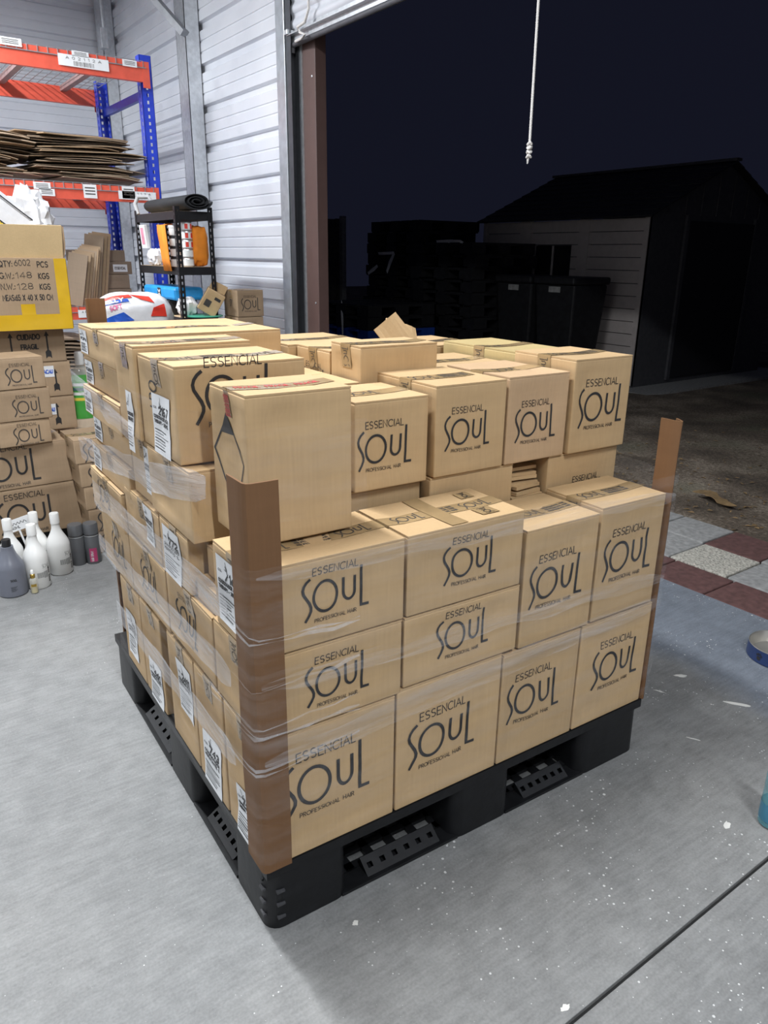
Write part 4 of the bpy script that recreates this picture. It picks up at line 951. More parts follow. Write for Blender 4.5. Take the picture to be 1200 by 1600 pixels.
for lab_, x, y, pk in (('plain dark grey spray can beside the white bottles', .198, 2.335, 0), ('dark grey spray can with a magenta panel beside the small cartons', .262, 2.318, 1)):
    r = empty('spray_can', lab_, 'can', (x, y, 0)); b = MB(); b.lathe(sp1[:5], 28); b.build('body', M_SPRAY, r, smooth=True); b = MB(); b.lathe([(.0315, .1405)]+sp1[5:], 28); b.build('cap', M_SPRAY, r, smooth=True)
    b = MB(); b.lathe([(.0342, .1365), (.0342, .1415)], 28, cap=False); b.build('ring', M_GALV, r, smooth=True)
    if pk:
        mb = MB(); n = 10
        for i in range(n+1):
            a = A0-.55+1.0*i/n
            for z in (.012, .080): mb.v.append((.0349*math.cos(a), .0349*math.sin(a), z))
        for i in range(n): mb.f.append((2*i, 2*i+2, 2*i+3, 2*i+1))
        mb.build('magenta_label', M_CARD_PINK, r, smooth=True); cyl_print(r, .035, .045, A0-.05, [(place(text('HAIR SPRAY', .010, .05), 0, -.004, 90), .0015)], M_PAPER, .0008)
r = empty('serum_bottle', 'small clear serum bottle with gold pump in front of the white bottles', 'bottle', (-.044, 2.108, 0))
b = MB(); b.lathe([(.015, 0), (.0165, .003), (.0165, .058), (.013, .066), (.008, .070)], 22); b.build('body', M_CLEAR, r, smooth=True)
b = MB(); b.lathe([(.0135, .004), (.0135, .030), (0, .030)], 20); b.build('oil', plain('pale_oil', (.62, .52, .22), .3), r, smooth=True)
b = MB(); b.lathe([(.009, .0705), (.010, .074), (.010, .086), (.008, .088), (0, .088)], 20); b.build('gold_collar', M_GOLD, r, smooth=True)
b = MB(); b.lathe([(.007, .0885), (.007, .102), (.004, .106), (0, .106)], 16); b.build('pump_cap', M_WBOT, r, smooth=True)
mb = MB()
for i in range(9):
    a = A0-.7+1.4*i/8
    for z in (.034, .046): mb.v.append((.0172*math.cos(a), .0172*math.sin(a), z))
for i in range(8): mb.f.append((2*i, 2*i+2, 2*i+3, 2*i+1))
mb.build('gold_label', M_GOLD, r, smooth=True)
mb = MB(); mb.box(-.055, .055, -.001, .001, -.028, .028); nc = tag(mb.build('note_card', M_PAPER, loc=(-.028, 2.42, .215), rot=(R(-6), R(-12), 0)), 'handwritten white note card among the bottles', 'card')
b = MB(); b.box(-.004, .004, 0, .004, -.215, -.02); b.build('stick', M_PAPER, nc)
mb = MB(); fn = lambda a, b_: Vector((a, -.0016, b_)); q = [(-.045+.0045*k, .006+.006*math.sin(k*1.9)) for k in range(20)]; ribbon(mb, [q], .0022, fn); ribbon(mb, place(text('40ML', .012, .035), -.01, -.018), .002, fn); mb.build('handwriting', M_INK, nc)
# green detergent jug
r = empty('detergent_jug', 'green labelled detergent jug with white cap behind the fragile-marked stack', 'jug', (.505, 3.16, .4515)); b = MB(); b.lathe([(.055, 0), (.062, .008), (.062, .30), (.05, .335), (.022, .355), (.02, .37)], 26, sy=.7); b.build('body', M_CLEAR, r, smooth=True)
b = MB(); b.lathe([(.0632, .07), (.0632, .31)], 26, sy=.71, cap=False); b.build('label_sleeve', M_GREEN, r, smooth=True); b = MB(); b.lathe([(.024, .362), (.024, .42), (.02, .43), (0, .43)], 20); b.build('cap', M_WBOT, r, smooth=True)
for z, m_ in ((.225, plain('dark_teal_print', (.02, .12, .13), .4)), (.20, M_WBOT), (.17, M_YEL), (.25, M_PAPER)):
    b = MB(); b.lathe([(.0642, z), (.0642, z+.016)], 26, sy=.715, cap=False); b.build('label_stripe', m_, r, smooth=True)

# ================================================================== PALLET RACK
RX, RY0, RD = 1.815, 5.30, 1.25
rk = empty('pallet_rack', 'blue and orange pallet rack with wire decks against the back wall', 'rack', (0, 0, 0))
def upright(x, y, flip=1):
    mb = MB(); H = 2.835; w = .092; hs = [.06+.05*k for k in range(55)]
    mb.holed((x, y, 0), (-1, 0, 0), (0, 0, 1), (0, .003*flip, 0), w, H, .016, .024, hs)
    mb.holed((x, y, 0), (0, flip, 0), (0, 0, 1), (-.003, 0, 0), .085, H, .020, .028, hs)
    mb.holed((x-w, y, 0), (0, flip, 0), (0, 0, 1), (.003, 0, 0), .085, H, .020, .028, hs)
    mb.box(x-w-.02, x+.02, y-.02 if flip > 0 else y-.09, y+.09 if flip > 0 else y+.02, 0, .006)
    return mb.build('upright', M_BLUE, rk)
for x in (RX, RX-2.75): upright(x, RY0); upright(x, RY0+RD, -1)
for x in (RX-.02, RX-2.77):
    for z in (.3, 1.0, 2.02, 2.58):
        mb = MB(); mb.box(x-.035, x, RY0+.07, RY0+RD-.07, z-.03, z+.03); mb.build('frame_strut', M_BLUE, rk)
LV = [(.975, .095), (1.885, .112), (2.775, .135)]
lbl = M_PAPER
for zt, hb in LV:
    for y, sg in ((RY0-.045, 1), (RY0+RD+.045, -1)):
        mb = MB(); x0, x1 = RX-2.74, RX-.090; ya, yb_ = (y, y+.042) if sg > 0 else (y-.042, y)
        mb.box(x0, x1, ya, yb_, zt-hb, zt-.018); mb.box(x0, x1, ya, ya+.018 if sg > 0 else yb_, zt-.018, zt) if sg > 0 else mb.box(x0, x1, yb_-.018, yb_, zt-.018, zt)
        bm_ = mb.build('beam', M_ORANGE, rk)
        mb = MB(); mb.box(x1, x1+.055, ya-.002, ya+.004 if sg > 0 else yb_+.002, zt-hb-.04, zt+.005) if sg > 0 else mb.box(x1, x1+.055, yb_-.004, yb_+.002, zt-hb-.04, zt+.005); mb.build('end_connector', M_ORANGE, bm_)
    # wire deck with hooked front edge
    mb = MB(); y0, y1 = RY0-.04, RY0+RD+.04; n = 38
    for k in range(n+1): x = RX-2.70+2.62*k/n; mb.box(x-.0025, x+.0025, y0-.006, y1, zt+.001, zt+.005); mb.box(x-.0025, x+.0025, y0-.010, y0-.005, zt-.04, zt+.006)
    for k in range(11): y = y0+(y1-y0)*k/10; mb.box(RX-2.72, RX-.08, y-.002, y+.002, zt+.006, zt+.010)
    mb.box(RX-2.72, RX-.06, y0-.012, y0-.006, zt-.042, zt-.036)
    wd = mb.build('wire_deck', plain('dull_wire', (.30, .31, .33), .45, .5), rk)
    for k in range(5): mb = MB(); x = RX-.36-.50*k; mb.box(x-.025, x+.025, RY0-.003, RY0+RD+.003, zt-.045, zt-.002); mb.build('deck_support', plain('primed_channel', (.36, .24, .23), .5), rk)
def beam_label(x, z, w, h, bar=True):
    y = RY0-.0475-.004
    b = MB(); b.box(x-w/2, x+w/2, y-.001, y, z-h/2, z+h/2); lb = b.build('beam_label', M_PAPER, rk)
    mb = MB(); rn = random.Random(int(x*977+z*31)); f = lambda u, v: Vector((u, y-.0018, v))
    if bar:
        u = x-w*.2
        while u < x+w*.2: ribbon(mb, [[(u, z-h*.38), (u, z-h*.02)]], rn.uniform(.0015, .004), f); u += rn.uniform(.005, .010)
        ribbon(mb, place(text('A 0 2 1 1 2 A', h*.22, w*.7), x, z+h*.12), .0025, f)
    else:
        for k in range(3): ribbon(mb, [[(x-w*.35, z+h*(.25-.22*k)), (x+w*.35, z+h*(.25-.22*k))]], h*.08, f)
    mb.build('label_print', M_INKS, lb)
for x, z, w, h, br in ((1.29, 2.712, .36, .075, 1), (1.27, 2.763, .12, .034, 0), (1.63, 2.752, .11, .045, 0), (.80, 2.775, .15, .05, 0), (1.60, 1.822, .30, .062, 1), (1.53, 1.842, .10, .09, 0), (1.235, 1.835, .10, .098, 0), (.89, 1.855, .12, .05, 0), (.92, 1.812, .11, .05, 0), (1.14, .925, .20, .06, 1), (.80, .925, .20, .06, 1)): beam_label(x, z, w, h, br)
# flattened cartons stacked on the rack's middle deck
def flat_sheet(loc, rot, sx, sy, th, mat, label, group, sag=.02, sd=0., droop=1.):
    mb = MB(); nx, ny = 10, 3
    for k in (0, 1):
        for i in range(nx+1):
            for j in range(ny+1):
                x = -sx/2+sx*i/nx; y = -sy/2+sy*j/ny; z = sag*noise.noise(Vector((x*2.5+sd, y*1.5, sd)))-sag*1.2*droop*(abs(2*x/sx)**3)*(1.6 if x > 0 else .5); mb.v.append((x, y, z+th*k))
    S_ = (nx+1)*(ny+1); id_ = lambda k, i, j: k*S_+i*(ny+1)+j
    for i in range(nx):
        for j in range(ny): mb.f += [(id_(0, i, j), id_(0, i, j+1), id_(0, i+1, j+1), id_(0, i+1, j)), (id_(1, i, j), id_(1, i+1, j), id_(1, i+1, j+1), id_(1, i, j+1))]
    for i in range(nx):
        for j in (0, ny): mb.f.append((id_(0, i, j), id_(0, i+1, j), id_(1, i+1, j), id_(1, i, j)))
    for j in range(ny):
        for i in (0, nx): mb.f.append((id_(0, i, j), id_(0, i, j+1), id_(1, i, j+1), id_(1, i, j)))
    o = mb.build('flattened_carton', mat, loc=loc, rot=rot); return tag(o, label, 'flat carton', group)
def ordinal(k): return ('lowest', 'second', 'third', 'fourth', 'fifth', 'sixth', 'seventh', 'eighth', 'ninth', 'tenth', 'eleventh', 'twelfth')[k] if k < 12 else '%dth' % (k+1)
for (xc, n, top, where, sx0, sd_) in ((1.25, 26, 2.262, 'the taller heap on the rack', .74, 3.3), (.47, 22, 2.215, 'the heap at the rack left end', .66, 8.1)):
    z = 1.897+.020; st = (top-1.93)/n; tx = ty = 0
    for k in range(n):
        th = random.choice((.004, .006, .007)); tx = max(-2.5, min(2.5, tx+random.uniform(-.7, .7))); ty = max(-2.2, min(2.2, ty+random.uniform(-.7, .7)))
        lab_ = 'flattened carton, %s from the bottom in %s' % (ordinal(k), where)
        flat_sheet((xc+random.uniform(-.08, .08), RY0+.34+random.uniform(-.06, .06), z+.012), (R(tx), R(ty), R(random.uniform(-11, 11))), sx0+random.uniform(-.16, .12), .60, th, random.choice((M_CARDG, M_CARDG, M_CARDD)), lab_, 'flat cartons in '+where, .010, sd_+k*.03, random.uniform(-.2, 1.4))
        z += st
for k in range(16):
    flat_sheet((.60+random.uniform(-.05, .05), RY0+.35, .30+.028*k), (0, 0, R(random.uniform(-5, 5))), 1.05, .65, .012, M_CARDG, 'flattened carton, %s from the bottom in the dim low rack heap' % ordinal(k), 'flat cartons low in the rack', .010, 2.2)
mb = MB(); mb.box(.1, 1.15, RY0+.03, RY0+.72, 0, .27); tag(mb.build('carton', M_CARDG, bevel=.004), 'wide dull carton on the floor under the low heap of flat cartons', 'carton')
# leaning bundle
for k in range(9):
    hgt = .40+.012*k+(.07 if k > 5 else 0); mb = MB(); mb.box(-.075, .075, -.006, .006, 0, hgt)
    mb.v = [(x+.006*math.sin(z*9+k), y+.03*(z/hgt)**2*math.sin(k), z) for x, y, z in mb.v]
    o = mb.build('flattened_carton', M_CARDD if k % 3 else M_CARDG, loc=(1.035+.027*k, RY0+.05+.014*k, .987), rot=(R(-6), R(11-.5*k), R(-32)))
    tag(o, 'flattened carton, %s from the left in the upright bundle beside the yellow-taped box' % ('first', 'second', 'third', 'fourth', 'fifth', 'sixth', 'seventh', 'eighth', 'ninth')[k], 'flat carton', 'upright bundle of flat cartons')
# small shipping cartons on the low deck
n = 0
for i, (x, y) in enumerate(((1.285, 5.62), (1.50, 5.62))):
    z = .988
    for k, hh in enumerate((.11, .115, .105, .09)):
        w = .205; q = RC('%s small brown shipping carton, %s column behind the bundle' % (('bottom', 'second', 'third', 'top')[k], ('left', 'right')[i]), x-w/2+.01*k*(-1)**k, x+w/2+.01*k*(-1)**k-.002, y, y+.28, z, z+hh, mat=M_CARDG, group='small shipping cartons on the low rack deck', tape=False); z += hh+.001
        if (i+k) % 2 or k == 2:
            q.patch('F', -.06, .06, -.03, .03, M_PAPER, 'paper_label', .002); q.words('F', 0, -.01, 'ESSENCIAL', .02, .09, .004, M_INKS, off=.003)

# ================================================================== TISSUE PACK (in front of the rack)
q = RC('plain carton under the tissue pack', .72, 1.22, 3.42, 3.85, 0, .50, tape=False); q = RC('upper plain carton under the tissue pack', .72, 1.22, 3.42, 3.85, .501, .895, tape=False)
tpk = blob('tissue_pack', M_BAG, None, (.965, 3.62, 1.025), (.235, .19, .14), .75, .07, 2.4, 2, 44, flat=.08); tag(tpk, 'white tissue pack with red and blue print behind the flat cartons', 'tissue pack')
def on_blob(o, mat, pts2, name, zoff=.006, lw=None):
    """project outlines given in the pack's x-z plane on to its front"""
    me = o.data; from mathutils.bvhtree import BVHTree
    bvh = BVHTree.FromPolygons([v.co for v in me.vertices], [tuple(p.vertices) for p in me.polygons])
    def f(u, v):
        h = bvh.ray_cast(Vector((u-.28, -1, v+.30)), Vector((.28, 1, -.30)).normalized()); p = h[0] if h[0] else Vector((u, -.15, v)); return p-Vector((.28, 1, -.30)).normalized()*zoff
    mb = MB()
    if lw: ribbon(mb, pts2, lw, f, .01)
    else:
        for poly in pts2:    # quad patches
            (a, b_, c_, d_) = [Vector(t) for t in poly]; n = 8; base = len(mb.v)
            for i in range(n+1):
                for j in range(n+1):
                    s_, t_ = i/n, j/n; p = (a*(1-s_)+b_*s_)*(1-t_)+(d_*(1-s_)+c_*s_)*t_; mb.v.append(tuple(f(p.x, p.y)))
            for i in range(n):
                for j in range(n): k = base+i*(n+1)+j; mb.f.append((k, k+n+1, k+n+2, k+1))
    return mb.build(name, mat, o)
on_blob(tpk, M_RED, [[(-.22, .09), (-.02, .10), (0, .075), (-.2, .055)], [(-.02, .10), (.10, .08), (.13, .03), (.06, .055)], [(.12, .0), (.19, .03), (.20, -.05), (.10, -.05)]], 'red_print')
on_blob(tpk, M_PBLUE, [[(-.21, .055), (-.03, .065), (-.02, .045), (-.21, .03)], [(-.20, -.05), (-.06, -.02), (0, -.07), (-.20, -.1)]], 'blue_print')
on_blob(tpk, M_PAPER, place(text('NELLY', .022, .13), -.12, .045, 4), 'brand_print', .009, .007)
on_blob(tpk, plain('pink_print', (.75, .12, .30), .4), place(text('SOFT', .026, .07), -.10, .0, 8), 'brand_print', .008, .005)

# ================================================================== BLACK SHELF UNIT
sx0, sx1, sy0, sy1 = 1.50, 1.775, 4.20, 5.06
sh = empty('shelf_unit', 'black slotted-steel shelf unit by the ribbed wall', 'shelf', (0, 0, 0))
HS = 1.70
for x, fx in ((sx0, 1), (sx1, -1)):
    for y, fy in ((sy0, 1), (sy1, -1)):
        mb = MB(); hs = [.03+.04*k for k in range(42)]
        mb.holed((x, y, 0), (fx, 0, 0), (0, 0, 1), (0, .002*fy, 0), .036, HS, .010, .020, hs); mb.holed((x, y, 0), (0, fy, 0), (0, 0, 1), (.002*fx, 0, 0), .036, HS, .010, .020, hs); mb.build('post', M_BLACK, sh)
M_OSB = plain('chipboard', (.50, .36, .22), .8, var=.2, scale=60)
for z in (.30, .95, 1.30, 1.67):
    mb = MB()
    for y in (sy0+.003, sy1-.006): mb.box(sx0+.003, sx1-.003, y, y+.003, z-.055, z)
    for x in (sx0+.003, sx1-.006): mb.box(x, x+.003, sy0+.006, sy1-.006, z-.055, z)
    mb.build('shelf_rail', M_BLACK, sh); mb = MB(); mb.box(sx0+.007, sx1-.007, sy0+.007, sy1-.007, z-.012, z+.001); mb.build('shelf_board', M_OSB, sh)
def lie(name, mat, z, parts):
    pass
b = MB()       # rolled mat on top
pts = [(1.60+.10*t, 4.14+.9*(1-t), 1.735) for t in [k/10 for k in range(11)]]
sp = []
for k in range(60): a = k*.32; r_ = .012+.0008*k; sp.append((r_*math.cos(a)*1.9, r_*math.sin(a)))
for i, (px, pz) in enumerate(sp):
    for y in (4.16, 5.0): b.v.append((1.655+px, y, 1.735+pz))
for i in range(len(sp)-1): b.f.append((2*i, 2*i+1, 2*i+3, 2*i+2))
o = tag(b.build('rolled_mat', M_ROLLMAT, smooth=True), 'dark rolled foam mat lying on top of the black shelf', 'mat'); m_ = o.modifiers.new('t', 'SOLIDIFY'); m_.thickness = .006
# middle shelf
for k in range(5):
    r = empty('can', 'red and white labelled can, %s in the stack on the black shelf' % ('lowest', 'second', 'middle', 'fourth', 'top one')[k], 'can', (1.603, 4.27, 1.3015+.0605*k), 0, 'stacked cans on the black shelf')
    b = MB(); b.lathe([(.036, 0), (.038, .003), (.038, .055), (.036, .058), (.034, .057), (0, .057)], 26); b.build('body', M_GALV, r, smooth=True)
    b = MB(); b.lathe([(.0386, .008), (.0386, .050)], 26, cap=False); b.build('label_sleeve', M_WBOT, r, smooth=True)
    if k > 1:
        for a in (-130, -70): mb = MB(); [mb.v.append((.0392*math.cos(R(a+8*i)), .0392*math.sin(R(a+8*i)), z)) for i in range(5) for z in (.012, .046)]; [mb.f.append((2*i, 2*i+2, 2*i+3, 2*i+1)) for i in range(4)]; mb.build('red_panel', M_RED, r)
for k in range(4):
    r = empty('jar', 'white jar %s in the column behind the shelf post' % ('at the bottom', 'second', 'third', 'on top')[k], 'jar', (1.555, 4.38, 1.3015+.0705*k), 0, 'white jars on the black shelf'); b = MB(); b.lathe([(.038, 0), (.04, .004), (.04, .046), (.036, .05)], 24); b.build('body', M_WBOT, r, smooth=True); b = MB(); b.lathe([(.0365, .0505), (.0415, .051), (.0415, .068), (0, .068)], 24); b.build('lid', M_WBOT if k > 2 else M_BLACK, r, smooth=True)
def cloth(label, pts, w, mat, name='orange_cloth'):
    mb = MB(); n = len(pts); m = 8
    for i, (x, y, z) in enumerate(pts):
        for j in range(m+1):
            t = j/m-.5; mb.v.append((x+w[0]*t+.012*noise.noise(Vector((i*.7, j*.8, 1))), y+w[1]*t+.014*noise.noise(Vector((i*.6, j*.9, 5))), z+.010*noise.noise(Vector((i*.5, j*.6, 9)))))
    for i in range(n-1):
        for j in range(m): a = i*(m+1)+j; mb.f.append((a, a+1, a+m+2, a+m+1))
    o = mb.build(name, mat, smooth=True); s_ = o.modifiers.new('t', 'SOLIDIFY'); s_.thickness = .006; return tag(o, label, 'cloth')
cloth('orange cloth hanging over the left side of the black shelf', [(1.487, 4.40, 1.27), (1.480, 4.405, 1.36), (1.483, 4.43, 1.45), (1.490, 4.47, 1.53), (1.51, 4.53, 1.585), (1.60, 4.60, 1.60)], (.02, .22), M_CLOTH_O)
tag(blob('orange_cloth', M_CLOTH_O, None, (1.692, 4.345, 1.442), (.064, .118, .138), .5, .10, 3, 8, 36), 'bunched orange cloth behind the stacked cans', 'cloth')
b = MB(); b.box(-.012, .012, -.06, .06, 0, .17); pk = tag(b.build('paper_pack', M_PAPER, loc=(1.522, 4.92, 1.425), rot=(0, R(-4), 0), bevel=.003), 'white pack with a pink panel on the black shelf', 'pack')
b = MB(); b.box(-.0135, -.0125, -.03, .03, .03, .15); b.build('pink_panel', plain('pink_paper', (.72, .28, .38), .6), pk)
tag(blob('plastic_bag', M_BAG, None, (1.545, 4.80, 1.362), (.045, .10, .06), .8, .3, 3, 3, 30), 'small white plastic bag drooping from the black shelf', 'plastic bag')
# lower compartment
def pack(name, label, x0, x1, y0, y1, z0, z1, mat, bev=.012, cat='box'):
    b = MB(); b.box(x0, x1, y0, y1, z0, z1); return tag(b.build(name, mat, bevel=bev), label, cat)
pk6 = pack('glove_box', 'black box marked 600 on the lower shelf', 1.508, 1.73, 4.48, 5.02, .9525, 1.06, M_BLACK, .006)
mb = MB(); fs = lambda a, b_: Vector((1.5065, 4.70-a, 1.004+b_)); ribbon(mb, place(text('600', .055, .14), 0, -.027), .014, fs); mb.build('print', M_CYAN, pk6)
mb = MB(); ribbon(mb, [[(-.27, .02), (-.12, .02)], [(-.27, 0), (-.14, 0)], [(-.27, -.02), (-.10, -.02)]], .01, fs); mb.build('print', M_PAPER, pk6)
pkb = pack('blue_pack', 'glossy blue pack with a black and white square, above the 600 box', 1.506, 1.74, 4.36, 5.02, 1.0615, 1.155, M_CYAN, .02)
mb = MB(); fs2 = lambda a, b_: Vector((1.5045, 4.66-a, 1.108+b_)); fillpoly(mb, [(-.035, -.036), (.035, -.036), (.035, .036), (-.035, .036)], fs2); mb.build('print', M_INK, pkb)
mb = MB(); fs3 = lambda a, b_: fs2(a, b_)+Vector((-.001, 0, 0)); ribbon(mb, [[(-.02, -.02), (.02, .02)], [(-.02, .02), (.02, -.02)]], .012, fs3); mb.build('print', M_PAPER, pkb)
tag(blob('plastic_bag', M_BAG, None, (1.60, 4.36, 1.022), (.07, .07, .068), .8, .25, 3, 6, 30), 'white plastic bag behind the slotted post on the lower shelf', 'plastic bag')
b = MB(); b.lathe([(.125, 0), (.14, .004), (.14, .010), (.128, .014), (.12, .010), (0, .010)], 36); tag(b.build('tub_lid', M_TEAL, loc=(1.675, 4.235, .9515), smooth=True), 'round green tub lid on the lower shelf', 'lid')
tb = Carton('small open carton tipped on its corner on the green lid', -.07, .07, -.06, .06, 0, .17, frame='R', tape=False, flaps=False, group=None)
tb.root.location = (1.69, 4.23, .985); tb.root.rotation_euler = (R(4), R(32), R(-20))
tb.patch('F', .005, .05, .03, .052, M_INK, 'dark_window', .001); tb.patch('F', -.045, .0, -.04, .01, M_INKS, 'printed_square', .001)
slabobj('flap', M_CARD, tb.root, (.12, .07, .003), (0, .07, .195), (R(60), 0, 0))
b = MB(); b.tube([(1.52, 5.03, 1.675), (1.51, 5.05, 1.75), (1.53, 5.03, 1.80), (1.60, 5.0, 1.80), (1.62, 4.98, 1.76)], .016, 8); tag(b.build('hose', plain('grey_hose', (.45, .45, .46), .5), smooth=True), 'grey curled hose end at the back of the black shelf', 'hose')
# two printed cartons by the wall and what carries them
for k in range(6):
    z0 = .001+.1905*k
    q = RC('%s printed carton of the stack against the ribbed wall' % ('bottom', 'second', 'third', 'fourth', 'second highest', 'topmost')[k], 1.865+.004*(k % 2), 2.075+.006*(k % 2), 4.06, 4.30, z0, z0+.189, tape=(k < 6), seam='y' if k < 4 else 'x')
    if k > 3: q.logo('F', .0, -.005, .15, M_INKS); q.words('L', 0, -.02, 'SM', .05, .03, .004, M_INKS)

# ================================================================== FLOOR ITEMS, RIGHT
bw = empty('pet_bowl', 'blue steel pet bowl on the floor at the right edge', 'bowl', (2.10, -.015, 0))
b = MB(); b.lathe([(.108, 0), (.114, .003), (.112, .05), (.112, .053), (.1095, .053), (.1085, .05), (.098, .012), (0, .010)], 44); o = b.build('body', M_BOWL, bw, smooth=True)
b = MB(); b.lathe([(.1085, .0525), (.1115, .0545), (.1125, .0525)], 44, cap=False); b.build('rim', M_STEEL, bw, smooth=True)
b = MB(); b.lathe([(.1088, .0525), (.1070, .049), (.0965, .0145), (.09, .0125), (0, .0122)], 44, cap=False); b.build('lining', M_STEEL, bw, smooth=True)
mb = MB()
for da, z, rad in ((0, .022, .008), (-.07, .034, .0035), (-.02, .038, .0035), (.04, .038, .0035), (.085, .032, .0035)):
    a = R(168)+da; n = 10; i0 = len(mb.v); mb.v += [(.1146*math.cos(a+rad*math.cos(t)/.114), .1146*math.sin(a+rad*math.cos(t)/.114), z+rad*math.sin(t)) for t in [2*math.pi*k/n for k in range(n)]]; mb.f.append(tuple(range(i0, i0+n)))
mb.build('paw_print', M_INK, bw)
wbt = empty('water_bottle', 'aqua water bottle standing at the right picture edge', 'bottle', (1.228, -.449, .0005))
b = MB(); b.lathe([(.0, 0), (.025, .0), (.0325, .006), (.0325, .10), (.031, .105), (.0325, .11), (.0325, .15), (.02, .19), (.0125, .20), (.0125, .212)], 26); b.build('body', M_AQUA, wbt, smooth=True)
b = MB(); b.lathe([(.0332, .02), (.0332, .07)], 26, cap=False); b.build('label_sleeve', plain('blue_label', (.05, .20, .31), .3), wbt, smooth=True)
b = MB(); b.lathe([(.014, .213), (.014, .228), (0, .229)], 20); b.build('cap', M_WBOT, wbt, smooth=True)
M_CHIP = plain('white_paint_fleck', (.70, .69, .65), .8)
def flake(x, y, sx, sy, rz, lab_):
    mb = MB(); n = 14; c0 = len(mb.v); rn = random.Random(int(x*1000+y*100))
    pts = [(sx*math.cos(2*math.pi*k/n)*rn.uniform(.5, 1.1), sy*math.sin(2*math.pi*k/n)*rn.uniform(.5, 1.1)) for k in range(n)]
    for z in (0, .0012): mb.v += [(a, b_, z) for a, b_ in pts]
    mb.f += [tuple(range(n))[::-1], tuple(range(n, 2*n))]+[(k, (k+1) % n, n+(k+1) % n, n+k) for k in range(n)]
    tag(mb.build('paint_flake', M_CHIP, loc=(x, y, .0002), rz=R(rz)), lab_, 'paint flake', 'white paint flakes on the concrete')
FLK = [(1.678, .118, .026, .010, -40, 'white paint flake on the blue-tinted concrete beside the pallet'), (1.681, -.10, .050, .010, -55, 'long white paint flake on the floor before the pet bowl'), (1.126, -.386, .020, .010, 20, 'white paint flake on the floor near the aqua bottle'), (.167, -.083, .009, .008, 0, 'small pale crumb in front of the pallet corner'), (.397, -.482, .014, .007, 0, 'pale flake beside the sawn floor joint'), (1.53, .10, .020, .004, -65, 'thin paint fleck near the right edge board'), (1.388, -.124, .022, .0025, -60, 'thin white sliver on the floor right of the pallet')]
for f_ in FLK: flake(*f_)

# ================================================================== YARD
# plastic shed
sd = empty('storage_shed', 'pale sided storage shed with dark gable in the night yard', 'shed', (0, 0, 0))
SX, SX2, SY, SY2, EH, RH = 6.70, 9.40, 4.12, 6.70, 1.84, 2.42
b = MB(); b.box(SX+.03, SX2-.03, SY+.03, SY2-.03, 0, EH-.03); b.build('wall_core', M_SHEDD, sd)
zb = .10
cols = [(SY, SY+.06, 1), (SY+.06, SY+.80, 0), (SY+.80, SY+.95, 1), (SY+.95, SY+1.72, 2), (SY+1.72, SY+1.9, 1), (SY+1.9, SY2-.06, 0), (SY2-.06, SY2, 1)]
for y0, y1, kd in cols:
    if kd == 1: b = MB(); b.box(SX-.012, SX+.03, y0, y1, .02, EH); b.build('corner_post', M_SHEDW, sd)
    else:
        for k in range(13):
            z = .05+.136*k
            if kd == 2 and .95 < z+.07 < 1.60 : 
                for a, c_ in ((y0, y0+.10), (y1-.10, y1)): b = MB(); b.box(SX-.006, SX+.03, a, c_, z, z+.128); b.build('siding_plank', M_SHEDW, sd)
            else: b = MB(); b.box(SX-.006, SX+.03, y0, y1, z, z+.128); b.build('siding_plank', M_SHEDW, sd)
wy0, wy1 = SY+1.05, SY+1.62; wn = MB(); wn.box(SX+.0, SX+.03, wy0, wy1, .99, 1.53); wn.build('window_glass', M_GLASSD, sd)
b = MB(); b.box(SX-.012, SX+.0, (wy0+wy1)/2-.012, (wy0+wy1)/2+.012, .99, 1.53); b.build('window_bar', M_SHEDW, sd)
xm = (SX+SX2)/2
b = MB(); n = 9      # gable front boards
b.v += [(SX, SY, 0), (SX2, SY, 0), (SX2, SY, EH), (xm, SY, RH), (SX, SY, EH), (SX, SY+.04, 0), (SX2, SY+.04, 0), (SX2, SY+.04, EH), (xm, SY+.04, RH), (SX, SY+.04, EH)]
b.f += [(0, 1, 2, 3, 4), (9, 8, 7, 6, 5), (0, 5, 6, 1), (1, 6, 7, 2), (2, 7, 8, 3), (3, 8, 9, 4), (4, 9, 5, 0)]; b.build('gable_wall', M_SHEDD, sd)
for k in range(1, 9): b = MB(); x = SX+.3*k; zt = EH+(RH-EH)*(1-abs(x-xm)/(xm-SX))-.05; b.box(x-.008, x+.008, SY-.012, SY-.001, 1.86, max(1.9, zt)); b.build('gable_batten', M_SHEDD, sd)
b = MB(); b.box(7.38, 8.72, SY-.025, SY-.001, .06, 1.80); dd = b.build('shed_door', M_SHEDOOR, sd); 
for a in (7.32, 8.72): b = MB(); b.box(a, a+.06, SY-.03, SY-.001, .04, 1.86); b.build('door_frame', M_SHEDD, sd)
for sg in (-1, 1):
    for k in range(9):
        t0, t1 = k/9, (k+1)/9; xa, xb = xm+sg*(1-t0)*(xm-SX+.10), xm+sg*(1-t1)*(xm-SX+.10); za, zb_ = EH-.03+(RH-EH+.05)*t0, EH-.03+(RH-EH+.05)*t1
        b = MB(); b.v += [(xa, SY-.08, za+.022), (xa, SY2+.05, za+.022), (xb, SY2+.05, zb_+.012), (xb, SY-.08, zb_+.012), (xa, SY-.08, za), (xa, SY2+.05, za), (xb, SY2+.05, zb_), (xb, SY-.08, zb_)]
        b.f += [(0, 1, 2, 3), (4, 7, 6, 5), (0, 4, 5, 1), (3, 2, 6, 7), (0, 3, 7, 4), (1, 5, 6, 2)]; b.build('roof_course', M_SHEDR, sd)
b = MB(); b.bar((xm, SY-.1, RH+.045), (xm, SY2+.07, RH+.045), .10, .03); b.build('ridge_cap', M_SHEDD, sd)
b = MB(); b.box(6.45, 9.7, 3.72, 6.9, -.10, .0); tag(b.build('concrete_pad', M_PAVG), 'concrete pad in front of the shed', 'concrete pad')
